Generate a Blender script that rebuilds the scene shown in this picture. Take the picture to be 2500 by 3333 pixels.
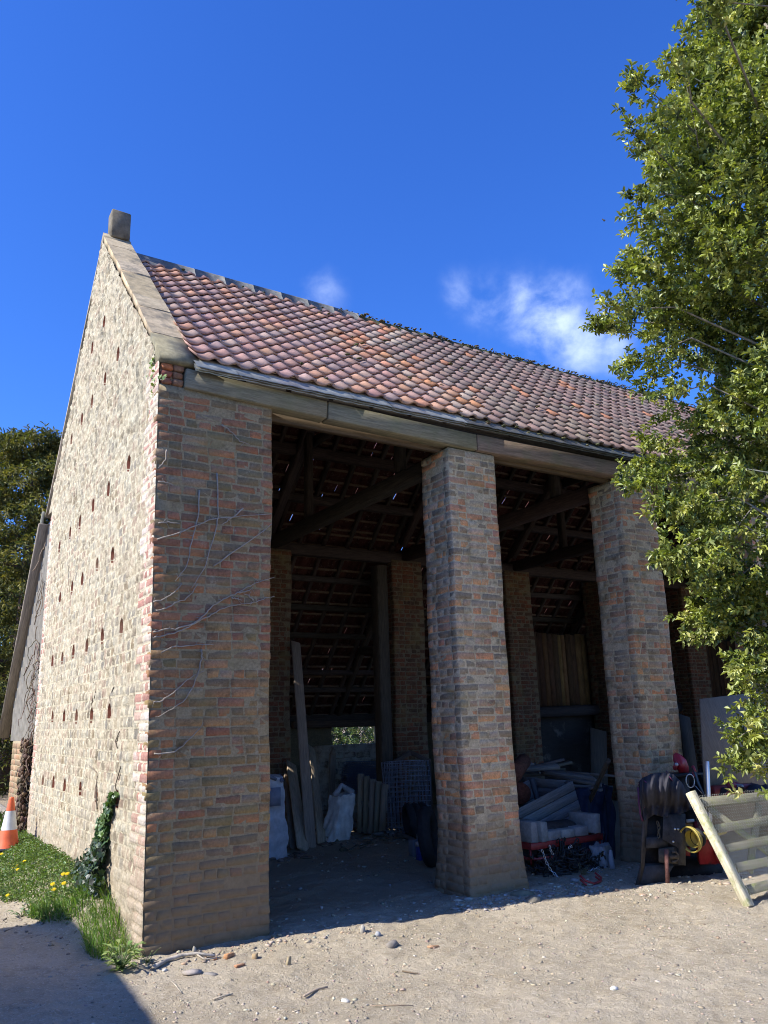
import bpy, math, random
import numpy as np
from mathutils import Vector, Matrix
random.seed(7); rng = np.random.default_rng(11)
S = bpy.context.scene
for o in list(bpy.data.objects): bpy.data.objects.remove(o)
COL = S.collection
R = math.radians

# ------------------------------------------------------------------ camera
CAM = (-1.8703, -6.5522, 1.62); YAW, PIT, ROLL, FPX = .5633, .2542, -.0303, 2590.56
def _basis():
    F = np.array([math.sin(YAW)*math.cos(PIT), math.cos(YAW)*math.cos(PIT), math.sin(PIT)])
    Rr = np.array([math.cos(YAW), -math.sin(YAW), 0.]); U = np.cross(Rr, F)
    c, s = math.cos(ROLL), math.sin(ROLL)
    return c*Rr+s*U, -s*Rr+c*U, F
BR, BU, BF = _basis()
cd = bpy.data.cameras.new('camera'); cam = bpy.data.objects.new('camera', cd); COL.objects.link(cam)
cd.sensor_fit = 'HORIZONTAL'; cd.sensor_width = 36; cd.lens = 36*FPX/2500; cd.clip_end = 3000; cd.clip_start = .05
M = Matrix.Identity(4)
for i in range(3):
    M[i][0], M[i][1], M[i][2], M[i][3] = BR[i], BU[i], -BF[i], CAM[i]
cam.matrix_world = M; S.camera = cam
def at(px, py, ax, v):
    """world point seen at a photo pixel, on the plane x|y|z = v"""
    d = BF*FPX + BR*(px-1250) + BU*(1666.5-py); i = 'xyz'.index(ax)
    t = (v-CAM[i])/d[i]; return np.array([CAM[k]+t*d[k] for k in range(3)])
def atd(px, py, dist):
    d = BF*FPX + BR*(px-1250) + BU*(1666.5-py); d = d/np.linalg.norm(d)
    return np.array(CAM)+d*dist

# ------------------------------------------------------------------ world, sun, exposure
SUN = np.array([-1.12, .15, 1.0]); SUN /= np.linalg.norm(SUN)
w = bpy.data.worlds.new("World"); S.world = w; w.use_nodes = True
nt = w.node_tree; nt.nodes.clear(); L = nt.links.new
out = nt.nodes.new('ShaderNodeOutputWorld'); bg = nt.nodes.new('ShaderNodeBackground'); bg.inputs[1].default_value = SKY_STR = .125
sky = nt.nodes.new('ShaderNodeTexSky'); sky.sky_type = 'NISHITA'; sky.sun_disc = False
sky.sun_elevation = math.asin(SUN[2]); sky.sun_rotation = math.atan2(SUN[0], SUN[1]) ; sky.altitude = 50; sky.air_density = 1.1; sky.dust_density = .3; sky.ozone_density = 3.
hs = nt.nodes.new('ShaderNodeHueSaturation'); hs.inputs['Saturation'].default_value = 1.22; hs.inputs['Value'].default_value = 1.0
hs.inputs['Hue'].default_value = .508
L(sky.outputs[0], hs.inputs['Color'])
tc = nt.nodes.new('ShaderNodeTexCoord')
# wispy clouds, laid out by direction in the sky
def cdir(px, py):
    d = BF*FPX + BR*(px-1250) + BU*(1666.5-py); return d/np.linalg.norm(d)
def wmath(op, a, b=None, c=None):
    n = nt.nodes.new('ShaderNodeMath'); n.operation = op
    for i, x in enumerate((a, b, c)):
        if x is None: continue
        if isinstance(x, (int, float)): n.inputs[i].default_value = x
        else: L(x, n.inputs[i])
    return n.outputs[0]
nz = nt.nodes.new('ShaderNodeTexNoise'); nz.inputs['Scale'].default_value = 13; nz.inputs['Detail'].default_value = 10; nz.inputs['Roughness'].default_value = .58
nz.inputs['Distortion'].default_value = .25
mp = nt.nodes.new('ShaderNodeMapping'); mp.inputs['Scale'].default_value = (1, 1, 1.1); mp.inputs['Location'].default_value = (3.1, .2, .7)
L(tc.outputs['Generated'], mp.inputs[0]); L(mp.outputs[0], nz.inputs['Vector'])
tot = None
for px, py, rad, amp in [(1790, 1035, .050, .9), (1700, 990, .040, .7), (1890, 1110, .045, .75), (1850, 955, .028, .5), (1500, 950, .030, .45), (1600, 990, .040, .5), (1040, 955, .034, .45), (1990,1130,.035,.55), (1950, 1010, .03, .35)]:
    dn = nt.nodes.new('ShaderNodeVectorMath'); dn.operation = 'DISTANCE'; dn.inputs[1].default_value = tuple(cdir(px, py))
    L(tc.outputs['Generated'], dn.inputs[0])
    g = wmath('MULTIPLY', dn.outputs['Value'], 1/rad); g = wmath('MULTIPLY', g, g); g = wmath('MULTIPLY', g, -1.0); g = wmath('EXPONENT', g); g = wmath('MULTIPLY', g, amp)
    tot = g if tot is None else wmath('MAXIMUM', tot, g)
k = wmath('MULTIPLY_ADD', nz.outputs[0], 2.9, -.85)
k = wmath('MULTIPLY', k, tot); 
kk = nt.nodes.new('ShaderNodeMapRange'); kk.interpolation_type = 'SMOOTHSTEP'; kk.inputs[1].default_value = .05; kk.inputs[2].default_value = .95; kk.inputs[4].default_value = .8; L(k, kk.inputs[0])
mx = nt.nodes.new('ShaderNodeMixRGB'); mx.inputs[2].default_value = (5.2, 6.2, 8.2, 1)
tn = nt.nodes.new('ShaderNodeMixRGB'); tn.blend_type = 'MULTIPLY'; tn.inputs[0].default_value = 1; tn.inputs[2].default_value = SKY_TINT = (.53, .82, 1.33, 1); L(hs.outputs[0], tn.inputs[1])
L(kk.outputs[0], mx.inputs[0]); L(tn.outputs[0], mx.inputs[1]); L(mx.outputs[0], bg.inputs[0]); L(bg.outputs[0], out.inputs[0])
sd = bpy.data.lights.new('sun', 'SUN'); sd.energy = 5.0; sd.angle = R(.53); sd.color = (1, .97, .91)
so = bpy.data.objects.new('sun', sd); COL.objects.link(so); so.rotation_euler = Vector(SUN).to_track_quat('Z', 'Y').to_euler(); so.location = (-20, 5, 20)
S.view_settings.view_transform = 'Standard'; S.view_settings.look = 'None'; S.view_settings.gamma = 1; S.view_settings.exposure = 0.66
S.render.resolution_x = 768; S.render.resolution_y = 1024
S.render.engine = 'CYCLES'; S.cycles.filter_width = 1.0

# ------------------------------------------------------------------ helpers
def vec(*a): return np.array(a, float)
def hsh(*a):
    return abs(math.sin(sum((i+1)*12.9898*x for i, x in enumerate(a)))*43758.5453) % 1
def vnoise(x, y, seed=0):
    """value noise on numpy arrays"""
    xi, yi = np.floor(x), np.floor(y); fx, fy = x-xi, y-yi
    fx = fx*fx*(3-2*fx); fy = fy*fy*(3-2*fy)
    def h(a, b): return np.modf(np.abs(np.sin(a*127.1+b*311.7+seed*74.7)*43758.5453))[0]
    return (h(xi, yi)*(1-fx)+h(xi+1, yi)*fx)*(1-fy)+(h(xi, yi+1)*(1-fx)+h(xi+1, yi+1)*fx)*fy
def fbm(x, y, o=4, seed=0):
    s = 0; a = .5
    for i in range(o):
        s = s+a*vnoise(x, y, seed+i); x = x*2.03; y = y*2.03; a *= .5
    return s
def jit(c, a=.1):
    k = 1+random.uniform(-a, a); return tuple(min(1, max(0, x*k*(1+random.uniform(-a, a)*.35))) for x in c)
def frame(z, up=(0, 0, 1)):
    z = Vector(z).normalized(); u = Vector(up)
    if abs(z.dot(u)) > .98: u = Vector((0, 1, 0)) if abs(z.y) < .9 else Vector((1, 0, 0))
    x = u.cross(z).normalized(); y = z.cross(x)
    return np.array(x), np.array(y), np.array(z)

class MB:
    def __init__(s): s.v = []; s.f = []; s.c = []; s.uv = []; s.n = 0
    def add(s, V, Fc, col=(.5, .5, .5), uv=None):
        V = np.asarray(V, float); b = s.n; s.v.append(V); s.n += len(V)
        for i, f in enumerate(Fc):
            s.f.append([b+j for j in f]); s.c.append(col)
            s.uv.append([uv[j] for j in f] if uv is not None else None)
    def box(s, c, size, M3=None, col=(.5, .5, .5), j=0., ch=0., uvo=None):
        """box at c, half sizes from size, M3 columns = axes; uv u runs along the longest side"""
        c = np.array(c, float); h = np.array(size, float)/2
        A = np.eye(3) if M3 is None else np.array(M3, float)
        la = int(np.argmax(h)); oa = [a for a in range(3) if a != la]
        uo = uvo if uvo is not None else (random.random()*9, random.random()*9)
        def uvof(p, face):
            vv = p[oa[0]]+p[oa[1]]*1.0
            return (p[la]+uo[0], vv+uo[1])
        if ch <= 0:
            P = [(sx*h[0], sy*h[1], sz*h[2]) for sz in (-1, 1) for sy in (-1, 1) for sx in (-1, 1)]
            Fc = [(0, 2, 3, 1), (4, 5, 7, 6), (0, 1, 5, 4), (2, 6, 7, 3), (0, 4, 6, 2), (1, 3, 7, 5)]
            P = np.array(P)
            if j: P = P+rng.uniform(-j, j, P.shape)
        else:
            P = []; idx = {}
            J = {}
            for sz in (-1, 1):
                for sy in (-1, 1):
                    for sx in (-1, 1):
                        J[(sx, sy, sz)] = rng.uniform(-j, j, 3) if j else np.zeros(3)
                        for a in range(3):
                            q = np.array([sx*h[0], sy*h[1], sz*h[2]])
                            for b in range(3):
                                if b != a: q[b] -= (sx, sy, sz)[b]*ch
                            idx[(sx, sy, sz, a)] = len(P); P.append(q+J[(sx, sy, sz)])
            P = np.array(P); Fc = []
            for a in range(3):
                b, d = (a+1) % 3, (a+2) % 3
                for sg in (-1, 1):
                    q = []
                    for sb, sdd in ((-1, -1), (1, -1), (1, 1), (-1, 1)):
                        t = [0, 0, 0]; t[a] = sg; t[b] = sb; t[d] = sdd; q.append(idx[(t[0], t[1], t[2], a)])
                    Fc.append(tuple(q if sg > 0 else q[::-1]))
                for sb in (-1, 1):
                    for sdd in (-1, 1):
                        # edge chamfer along axis a
                        t0 = [0, 0, 0]; t0[b] = sb; t0[d] = sdd; t1 = list(t0); t0[a] = -1; t1[a] = 1
                        q = [idx[(*t0, b)], idx[(*t1, b)], idx[(*t1, d)], idx[(*t0, d)]]
                        Fc.append(tuple(q if sb*sdd < 0 else q[::-1]))
            for sz in (-1, 1):
                for sy in (-1, 1):
                    for sx in (-1, 1):
                        q = [idx[(sx, sy, sz, 0)], idx[(sx, sy, sz, 1)], idx[(sx, sy, sz, 2)]]
                        Fc.append(tuple(q if sx*sy*sz > 0 else q[::-1]))
        s.add(c+P@A.T, Fc, col, [uvof(p, 0) for p in P])
    def bar(s, p, q, w, t, up=(0, 0, 1), col=(.5, .5, .5), j=0., ch=0., roll=0):
        """board from p to q; w across (side), t thick (towards up)"""
        p = np.array(p, float); q = np.array(q, float); d = q-p; Ln = np.linalg.norm(d)
        x, y, z = frame(d, up)
        if roll:
            c, sn = math.cos(roll), math.sin(roll); x, y = c*x+sn*y, -sn*x+c*y
        s.box((p+q)/2, (w, t, Ln), np.stack([x, y, z], 1), col, j, ch)
    def tube(s, pts, r, seg=8, col=(.5, .5, .5), caps=True, closed=False):
        pts = [np.array(p, float) for p in pts]; n = len(pts)
        rs = r if hasattr(r, '__len__') else [r]*n
        V = []; UV = []; px = None; acc = 0
        for i, p in enumerate(pts):
            if closed: d = pts[(i+1) % n]-pts[i-1]
            else: d = pts[min(i+1, n-1)]-pts[max(i-1, 0)]
            if np.linalg.norm(d) < 1e-9: d = vec(0, 0, 1)
            x, y, z = frame(d)
            if px is not None:
                x2 = px-z*np.dot(px, z)
                if np.linalg.norm(x2) > 1e-6: x = x2/np.linalg.norm(x2); y = np.cross(z, x)
            px = x
            if i: acc += np.linalg.norm(p-pts[i-1])
            for k in range(seg):
                a = 2*math.pi*k/seg; V.append(p+rs[i]*(math.cos(a)*x+math.sin(a)*y)); UV.append((acc, k/seg*6.3*rs[i]))
        Fc = []
        for i in range(n if closed else n-1):
            for k in range(seg):
                a, b = i*seg+k, i*seg+(k+1) % seg; c, d = ((i+1) % n)*seg+(k+1) % seg, ((i+1) % n)*seg+k
                Fc.append((a, b, c, d))
        if caps and not closed:
            Fc.append(tuple(range(seg))[::-1]); Fc.append(tuple((n-1)*seg+k for k in range(seg)))
        s.add(V, Fc, col, UV)
    def lathe(s, prof, base=(0, 0, 0), axis=(0, 0, 1), seg=20, col=(.5, .5, .5)):
        x, y, z = frame(axis); base = np.array(base, float); V = []; Fc = []; UV = []
        for r, h in prof:
            for k in range(seg):
                a = 2*math.pi*k/seg; V.append(base+z*h+r*(math.cos(a)*x+math.sin(a)*y)); UV.append((h, a*max(r, .01)))
        for i in range(len(prof)-1):
            for k in range(seg):
                Fc.append((i*seg+k, i*seg+(k+1) % seg, (i+1)*seg+(k+1) % seg, (i+1)*seg+k))
        s.add(V, Fc, col, UV)
    def grid(s, P, col=(.5, .5, .5), uvs=1.):
        """P[i][j] points"""
        P = np.asarray(P, float); a, b = P.shape[:2]
        Fc = [(i*b+j, i*b+j+1, (i+1)*b+j+1, (i+1)*b+j) for i in range(a-1) for j in range(b-1)]
        s.add(P.reshape(-1, 3), Fc, col, [(i*uvs/a, j*uvs/b) for i in range(a) for j in range(b)])
    def prism(s, poly, ext, col=(.5, .5, .5)):
        """poly 3d outline, ext = extrusion vector"""
        P = np.array(poly, float); e = np.array(ext, float); n = len(P)
        V = np.concatenate([P, P+e]); Fc = [tuple(range(n))[::-1], tuple(range(n, 2*n))]+[(i, (i+1) % n, n+(i+1) % n, n+i) for i in range(n)]
        s.add(V, Fc, col, [(v[0]+v[1], v[2]) for v in V])
    def blob(s, c, r, col=(.5, .5, .5), n=1, sq=(1, 1, 1), rough=.25):
        """irregular stone"""
        t = (1+5**.5)/2
        V = [(-1, t, 0), (1, t, 0), (-1, -t, 0), (1, -t, 0), (0, -1, t), (0, 1, t), (0, -1, -t), (0, 1, -t), (t, 0, -1), (t, 0, 1), (-t, 0, -1), (-t, 0, 1)]
        Fc = [(0, 11, 5), (0, 5, 1), (0, 1, 7), (0, 7, 10), (0, 10, 11), (1, 5, 9), (5, 11, 4), (11, 10, 2), (10, 7, 6), (7, 1, 8), (3, 9, 4), (3, 4, 2), (3, 2, 6), (3, 6, 8), (3, 8, 9), (4, 9, 5), (2, 4, 11), (6, 2, 10), (8, 6, 7), (9, 8, 1)]
        V = np.array(V)/1.9; V = V*rng.uniform(1-rough, 1+rough, (12, 1))*np.array(sq)*r
        a = random.uniform(0, 6.3); ca, sa = math.cos(a), math.sin(a)
        V = V@np.array([[ca, sa, 0], [-sa, ca, 0], [0, 0, 1]])
        s.add(V+np.array(c, float), Fc, col)
    def build(s, name, mat, parent=None, smooth=False, origin=None):
        o = mesh_obj(name, np.concatenate(s.v) if s.v else np.zeros((0, 3)), s.f, s.c, s.uv, mat, parent, smooth, origin)
        return o

ROOT = {}
def wloc(o):
    l = Vector((0, 0, 0))
    while o is not None: l += o.location; o = o.parent
    return np.array(l)
def mesh_obj(name, V, F, C, UV, mat, parent=None, smooth=False, origin=None):
    me = bpy.data.meshes.new(name)
    V = np.asarray(V, float)
    base = wloc(parent) if parent is not None else np.zeros(3)
    org = np.array(origin, float) if origin is not None else (base if parent is not None else (np.array([V[:, 0].mean(), V[:, 1].mean(), V[:, 2].min()]) if len(V) else base))
    V = V-org
    sizes = np.array([len(f) for f in F]); loops = np.concatenate([np.asarray(f) for f in F]) if len(F) else np.zeros(0, int)
    me.vertices.add(len(V)); me.vertices.foreach_set('co', V.astype(np.float32).ravel())
    me.loops.add(len(loops)); me.loops.foreach_set('vertex_index', loops.astype(np.int32))
    me.polygons.add(len(F)); me.polygons.foreach_set('loop_start', np.concatenate([[0], np.cumsum(sizes)[:-1]]).astype(np.int32))
    if smooth: me.polygons.foreach_set('use_smooth', np.ones(len(F), bool))
    me.update(calc_edges=True)
    if C is not None:
        at_ = me.color_attributes.new('tint', 'FLOAT_COLOR', 'CORNER')
        Ca = np.ones((len(loops), 4), np.float32); Ca[:, :3] = np.repeat(np.asarray(C, np.float32).reshape(len(F), 3), sizes, axis=0)
        at_.data.foreach_set('color', Ca.ravel())
    if UV is not None and any(u is not None for u in UV[:1]):
        uvl = me.uv_layers.new(name='UVMap'); flat = []
        for u, n in zip(UV, sizes):
            flat.extend(u if u is not None else [(0, 0)]*n)
        uvl.data.foreach_set('uv', np.asarray(flat, np.float32).ravel())
    me.materials.append(mat)
    o = bpy.data.objects.new(name, me); COL.objects.link(o)
    if parent is not None: o.parent = parent
    o.location = Vector(org-base)
    return o
def tag(o, label=None, cat=None, group=None, kind=None):
    if label: o['label'] = label
    if cat: o['category'] = cat
    if group: o['group'] = group
    if kind: o['kind'] = kind
    return o
def thing(name, loc, label, cat, group=None):
    o = bpy.data.objects.new(name, None); COL.objects.link(o); o.location = Vector(tuple(float(x) for x in loc)); o.empty_display_size = .1
    return tag(o, label, cat, group)
def copy_tree(o, parent=None):
    c = o.copy(); COL.objects.link(c); c.parent = parent
    for ch in list(o.children): copy_tree(ch, c)
    return c

# ------------------------------------------------------------------ materials
def mat_base(name, rough=.9, metal=0.):
    m = bpy.data.materials.new(name); m.use_nodes = True; t = m.node_tree; b = t.nodes['Principled BSDF']
    b.inputs['Roughness'].default_value = rough; b.inputs['Metallic'].default_value = metal
    b.inputs['Specular IOR Level'].default_value = .25
    return m, t, b
def N(t, ty, **k):
    n = t.nodes.new(ty)
    for a, v in k.items():
        if a in n.inputs.keys(): n.inputs[a].default_value = v
        else: setattr(n, a, v)
    return n
def noise(t, scale, detail=6, rough=.6, vecsock=None, dist=0):
    n = t.nodes.new('ShaderNodeTexNoise'); n.inputs['Scale'].default_value = scale; n.inputs['Detail'].default_value = detail; n.inputs['Roughness'].default_value = rough; n.inputs['Distortion'].default_value = dist
    if vecsock is not None: t.links.new(vecsock, n.inputs['Vector'])
    return n.outputs['Fac']
def mrange(t, s, a, b, c=0., d=1., smooth=True):
    n = t.nodes.new('ShaderNodeMapRange'); n.interpolation_type = 'SMOOTHSTEP' if smooth else 'LINEAR'
    for i, v in enumerate((a, b, c, d)): n.inputs[i+1].default_value = v
    t.links.new(s, n.inputs[0]); return n.outputs[0]
def mixc(t, f, a, b, mode='MIX'):
    n = t.nodes.new('ShaderNodeMixRGB'); n.blend_type = mode
    for i, x in enumerate((f, a, b)):
        if isinstance(x, (int, float)): n.inputs[i].default_value = x
        elif isinstance(x, tuple): n.inputs[i].default_value = (*x[:3], 1)
        else: t.links.new(x, n.inputs[i])
    return n.outputs[0]
def mth(t, op, a, b=0.):
    n = t.nodes.new('ShaderNodeMath'); n.operation = op
    for i, x in enumerate((a, b)):
        if isinstance(x, (int, float)): n.inputs[i].default_value = x
        else: t.links.new(x, n.inputs[i])
    return n.outputs[0]
def bump(t, b, h, strength=.5, dist=.01):
    n = t.nodes.new('ShaderNodeBump'); n.inputs['Strength'].default_value = strength; n.inputs['Distance'].default_value = dist
    t.links.new(h, n.inputs['Height']); t.links.new(n.outputs[0], b.inputs['Normal'])
def geo(t): return t.nodes.new('ShaderNodeNewGeometry').outputs['Position']
def scaled(t, s, sc):
    n = t.nodes.new('ShaderNodeMapping'); n.inputs['Scale'].default_value = sc; t.links.new(s, n.inputs[0]); return n.outputs[0]
def attr(t):
    n = t.nodes.new('ShaderNodeAttribute'); n.attribute_name = 'tint'; return n.outputs['Color']
def sepz(t, p):
    n = t.nodes.new('ShaderNodeSeparateXYZ'); t.links.new(p, n.inputs[0]); return n.outputs

def mottled(name, a=.55, b=1.45, scale=25, rough=.9, bs=.5, bd=.004, bscale=90, spots=None, metal=0., spec=.25, scale2=6):
    """tint colour broken up by noise, plus optional blotches of another colour: spots=(colour, noise scale, lo, hi, amount)"""
    m, t, p = mat_base(name, rough, metal); p.inputs['Specular IOR Level'].default_value = spec
    g = geo(t); c = attr(t)
    f = mrange(t, noise(t, scale, 8, .65, g), .25, .75, a, b, False)
    f2 = mrange(t, noise(t, scale2, 4, .6, g), .3, .7, .8, 1.2, False)
    c = mixc(t, 1., c, mth(t, 'MULTIPLY', f, f2), 'MULTIPLY')
    for s_ in (spots or []):
        k = mrange(t, noise(t, s_[1], 8, .65, g), s_[2], s_[3], 0, s_[4])
        c = mixc(t, k, c, s_[0])
    t.links.new(c, p.inputs['Base Color'])
    h = noise(t, bscale, 8, .7, g); bump(t, p, h, bs, bd)
    return m
def woodmat(name, dark=.45, light=1.35, grain=22, rough=.85, spots=None, bs=.35):
    m, t, p = mat_base(name, rough); c = attr(t); uvn = t.nodes.new('ShaderNodeUVMap').outputs[0]
    s1 = scaled(t, uvn, (1.2, grain, 1)); n1 = noise(t, 3.0, 8, .7, s1, .6)
    s2 = scaled(t, uvn, (2.5, grain*5, 1)); n2 = noise(t, 3.0, 4, .6, s2)
    f = mrange(t, n1, .3, .7, dark, light, False); f2 = mrange(t, n2, .3, .7, .82, 1.18, False)
    c = mixc(t, 1., c, mth(t, 'MULTIPLY', f, f2), 'MULTIPLY')
    g = geo(t)
    for s_ in (spots or []):
        k = mrange(t, noise(t, s_[1], 6, .65, g), s_[2], s_[3], 0, s_[4]); c = mixc(t, k, c, s_[0])
    t.links.new(c, p.inputs['Base Color']); bump(t, p, mth(t, 'ADD', n1, mth(t, 'MULTIPLY', n2, .5)), bs, .006)
    return m
MT = {}
# brick: soil smear near the ground, dark bands, lime bloom
def brickmat(name, lime=.35, soil=True, dark=.6):
    m, t, p = mat_base(name, .92); g = geo(t); c = attr(t); z = sepz(t, g)
    f = mrange(t, noise(t, 45, 8, .7, g), .25, .75, .6, 1.4, False); c = mixc(t, 1., c, f, 'MULTIPLY')
    k = mrange(t, noise(t, 5.5, 9, .7, scaled(t, g, (1, 1, 1.6))), .5, .68, 0, dark); c = mixc(t, k, c, (.075, .062, .05))
    k = mrange(t, noise(t, 9, 9, .72, g), .56, .72, 0, lime); c = mixc(t, k, c, (.46, .42, .37))
    k = mrange(t, noise(t, 3.1, 7, .65, g), .48, .7, 0, .5); c = mixc(t, k, c, (.21, .18, .095))
    k = mrange(t, noise(t, 13, 9, .75, g), .48, .70, 0, .40); c = mixc(t, k, c, (.25, .20, .145))
    c = mixc(t, 1., c, (1.14, 1.035, .80), 'MULTIPLY')
    if soil:
        zz = mth(t, 'ADD', z[2], mth(t, 'MULTIPLY', noise(t, 3, 6, .6, g), 1.0))
        k = mrange(t, zz, .65, 1.45, .9, 0); c = mixc(t, k, c, mixc(t, noise(t, 14, 6, .6, g), (.17, .12, .07), (.29, .215, .13)))
    t.links.new(c, p.inputs['Base Color']); bump(t, p, noise(t, 110, 8, .75, g), .55, .006)
    return m
MT['brick'] = brickmat('weathered brick', .5)
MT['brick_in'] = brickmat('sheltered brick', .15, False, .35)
m, t, p = mat_base('sandstone rubble', .95); g = geo(t); c = attr(t)
f = mrange(t, noise(t, 30, 9, .7, g), .25, .75, .72, 1.28, False); c = mixc(t, 1., c, f, 'MULTIPLY')
k = mrange(t, noise(t, 1.7, 6, .6, g), .45, .7, 0, .35); c = mixc(t, k, c, (.42, .35, .25))
t.links.new(c, p.inputs['Base Color']); bump(t, p, noise(t, 75, 9, .75, g), .8, .012); MT['rubble'] = m
MT['panelwood'] = woodmat('dark boarding', .6, 1.3, 3, .9, None, .1)
MT['stone'] = mottled('dressed sandstone', .65, 1.3, 14, .93, .6, .006, 60, [((.10, .10, .085), 4, .5, .68, .6), ((.25, .22, .12), 7, .55, .7, .4)])
MT['darkstone'] = mottled('blackened stone', .6, 1.3, 14, .93, .5, .004, 70)
MT['tile'] = mottled('clay pantile', .8, 1.2, 34, .97, .4, .003, 140, [((.42, .35, .31), 18, .54, .72, .35), ((.16, .12, .10), 9, .58, .74, .35)], spec=.08)
MT['slate'] = mottled('slate', .65, 1.35, 12, .6, .4, .004, 50, [((.30, .30, .27), 9, .55, .7, .5)], spec=.4)
MT['moss'] = mottled('moss', .5, 1.5, 20, 1, .9, .02, 50)
MT['lintel'] = woodmat('weathered oak', .55, 1.3, 14, .85, [((.17, .175, .09), 2.2, .46, .66, .45)])
MT['oldwood'] = woodmat('old dark timber', .5, 1.4, 16)
MT['board'] = woodmat('sawn board', .6, 1.25, 18)
MT['ply'] = woodmat('weathered sheet board', .8, 1.15, 6, .8, [((.30, .28, .24), 2.5, .55, .7, .5)])
MT['metalblack'] = mottled('black painted steel', .55, 1.6, 14, .72, .2, .002, 60, [((.075, .05, .035), 9, .55, .7, .6)], metal=.0, spec=.3)
MT['red'] = mottled('red painted steel', .75, 1.2, 12, .45, .15, .001, 50, [((.10, .035, .03), 10, .58, .72, .7)], spec=.5)
MT['rust'] = mottled('rusty steel', .5, 1.5, 30, .85, .4, .002, 120)
MT['plastic'] = mottled('dull plastic', .85, 1.12, 10, .5, .1, .001, 40, spec=.5)
MT['cloth'] = mottled('canvas cover', .7, 1.2, 8, .8, .3, .003, 200)
MT['poly'] = mottled('woven polythene', .8, 1.15, 6, .45, .4, .006, 14, spec=.5)
MT['concrete'] = mottled('concrete block', .75, 1.2, 25, .92, .6, .003, 120)
m, t, p = mat_base('galvanised steel', .35, .9); p.inputs['Base Color'].default_value = (.62, .63, .64, 1); MT['galv'] = m
m, t, p = mat_base('aluminium', .4, .6); p.inputs['Base Color'].default_value = (.8, .8, .8, 1); MT['alu'] = m
MT['sheet'] = mottled('zinc sheet', .8, 1.2, 7, .6, .05, .001, 30, [((.22, .21, .19), 5, .5, .7, .5)], metal=.0, spec=.3)
MT['stem'] = mottled('dry creeper stem', .7, 1.3, 40, .9)
MT['petal'] = mottled('dandelion petals', .85, 1.15, 40, .7)
MT['rubber'] = mottled('tyre rubber', .7, 1.3, 20, .75, .2, .002, 60)
m, t, p = mat_base('black vinyl cover', .55); c = attr(t); t.links.new(c, p.inputs['Base Color']); bump(t, p, noise(t, 60, 4, .6, geo(t)), .15, .002); MT['vinyl'] = m
def leafmat(name, rough=.38, trans=.35, spec=.5):
    m, t, p = mat_base(name, rough); p.inputs['Specular IOR Level'].default_value = spec
    c = attr(t); t.links.new(c, p.inputs['Base Color'])
    tr = t.nodes.new('ShaderNodeBsdfTranslucent'); t.links.new(mixc(t, 1., c, (1.5, 1.6, .5), 'MULTIPLY'), tr.inputs[0])
    mx = t.nodes.new('ShaderNodeMixShader'); mx.inputs[0].default_value = trans
    o = t.nodes['Material Output']; t.links.new(p.outputs[0], mx.inputs[1]); t.links.new(tr.outputs[0], mx.inputs[2]); t.links.new(mx.outputs[0], o.inputs[0])
    return m
MT['leaf'] = leafmat('glossy evergreen leaf', .42, .2, .45); MT['needle'] = leafmat('yew needles', .6, .2, .3); MT['grass'] = leafmat('grass blades', .5, .35, .3); MT['bark'] = mottled('grey bark', .6, 1.4, 25, .95, .8, .01, 40)
# dry yard earth
m, t, p = mat_base('dry yard earth', .97); g = geo(t); z = sepz(t, g)
n1 = noise(t, .9, 6, .6, g); n2 = noise(t, 7, 8, .7, g); n3 = noise(t, 45, 6, .7, g); n4 = noise(t, 160, 4, .7, g)
c = mixc(t, mrange(t, n1, .35, .65), (.38, .315, .22), (.47, .395, .285))
c = mixc(t, mrange(t, n2, .45, .7, 0, .6), c, (.26, .20, .125))
c = mixc(t, mrange(t, n3, .52, .68, 0, .6), c, (.64, .57, .46))
c = mixc(t, mrange(t, n4, .3, .7), c, mixc(t, 1., c, (1.3, 1.3, 1.3), 'MULTIPLY'))
vor = t.nodes.new('ShaderNodeTexVoronoi'); vor.inputs['Scale'].default_value = 38; t.links.new(g, vor.inputs['Vector'])
peb = mrange(t, vor.outputs['Distance'], .12, .3, 1, 0)
pebsel = mth(t, 'MULTIPLY', peb, mrange(t, sepz(t, vor.outputs['Color'])[0], .62, .7))
c = mixc(t, mth(t, 'MULTIPLY', pebsel, .7), c, mixc(t, sepz(t, vor.outputs['Color'])[1], (.62, .57, .48), (.26, .22, .18)))
# indoor shade put into the earth's colour under the roof, browned against blue skylight
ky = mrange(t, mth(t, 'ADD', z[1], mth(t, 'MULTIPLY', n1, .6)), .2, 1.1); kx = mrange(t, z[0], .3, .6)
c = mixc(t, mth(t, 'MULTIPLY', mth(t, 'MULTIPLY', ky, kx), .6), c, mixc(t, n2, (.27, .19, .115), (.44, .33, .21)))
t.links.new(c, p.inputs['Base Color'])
h = mth(t, 'ADD', mth(t, 'MULTIPLY', n2, 1.6), mth(t, 'ADD', mth(t, 'MULTIPLY', n3, .7), mth(t, 'ADD', mth(t, 'MULTIPLY', n4, .3), mth(t, 'MULTIPLY', pebsel, .5))))
bump(t, p, h, 1., .03); MT['earth'] = m
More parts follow.
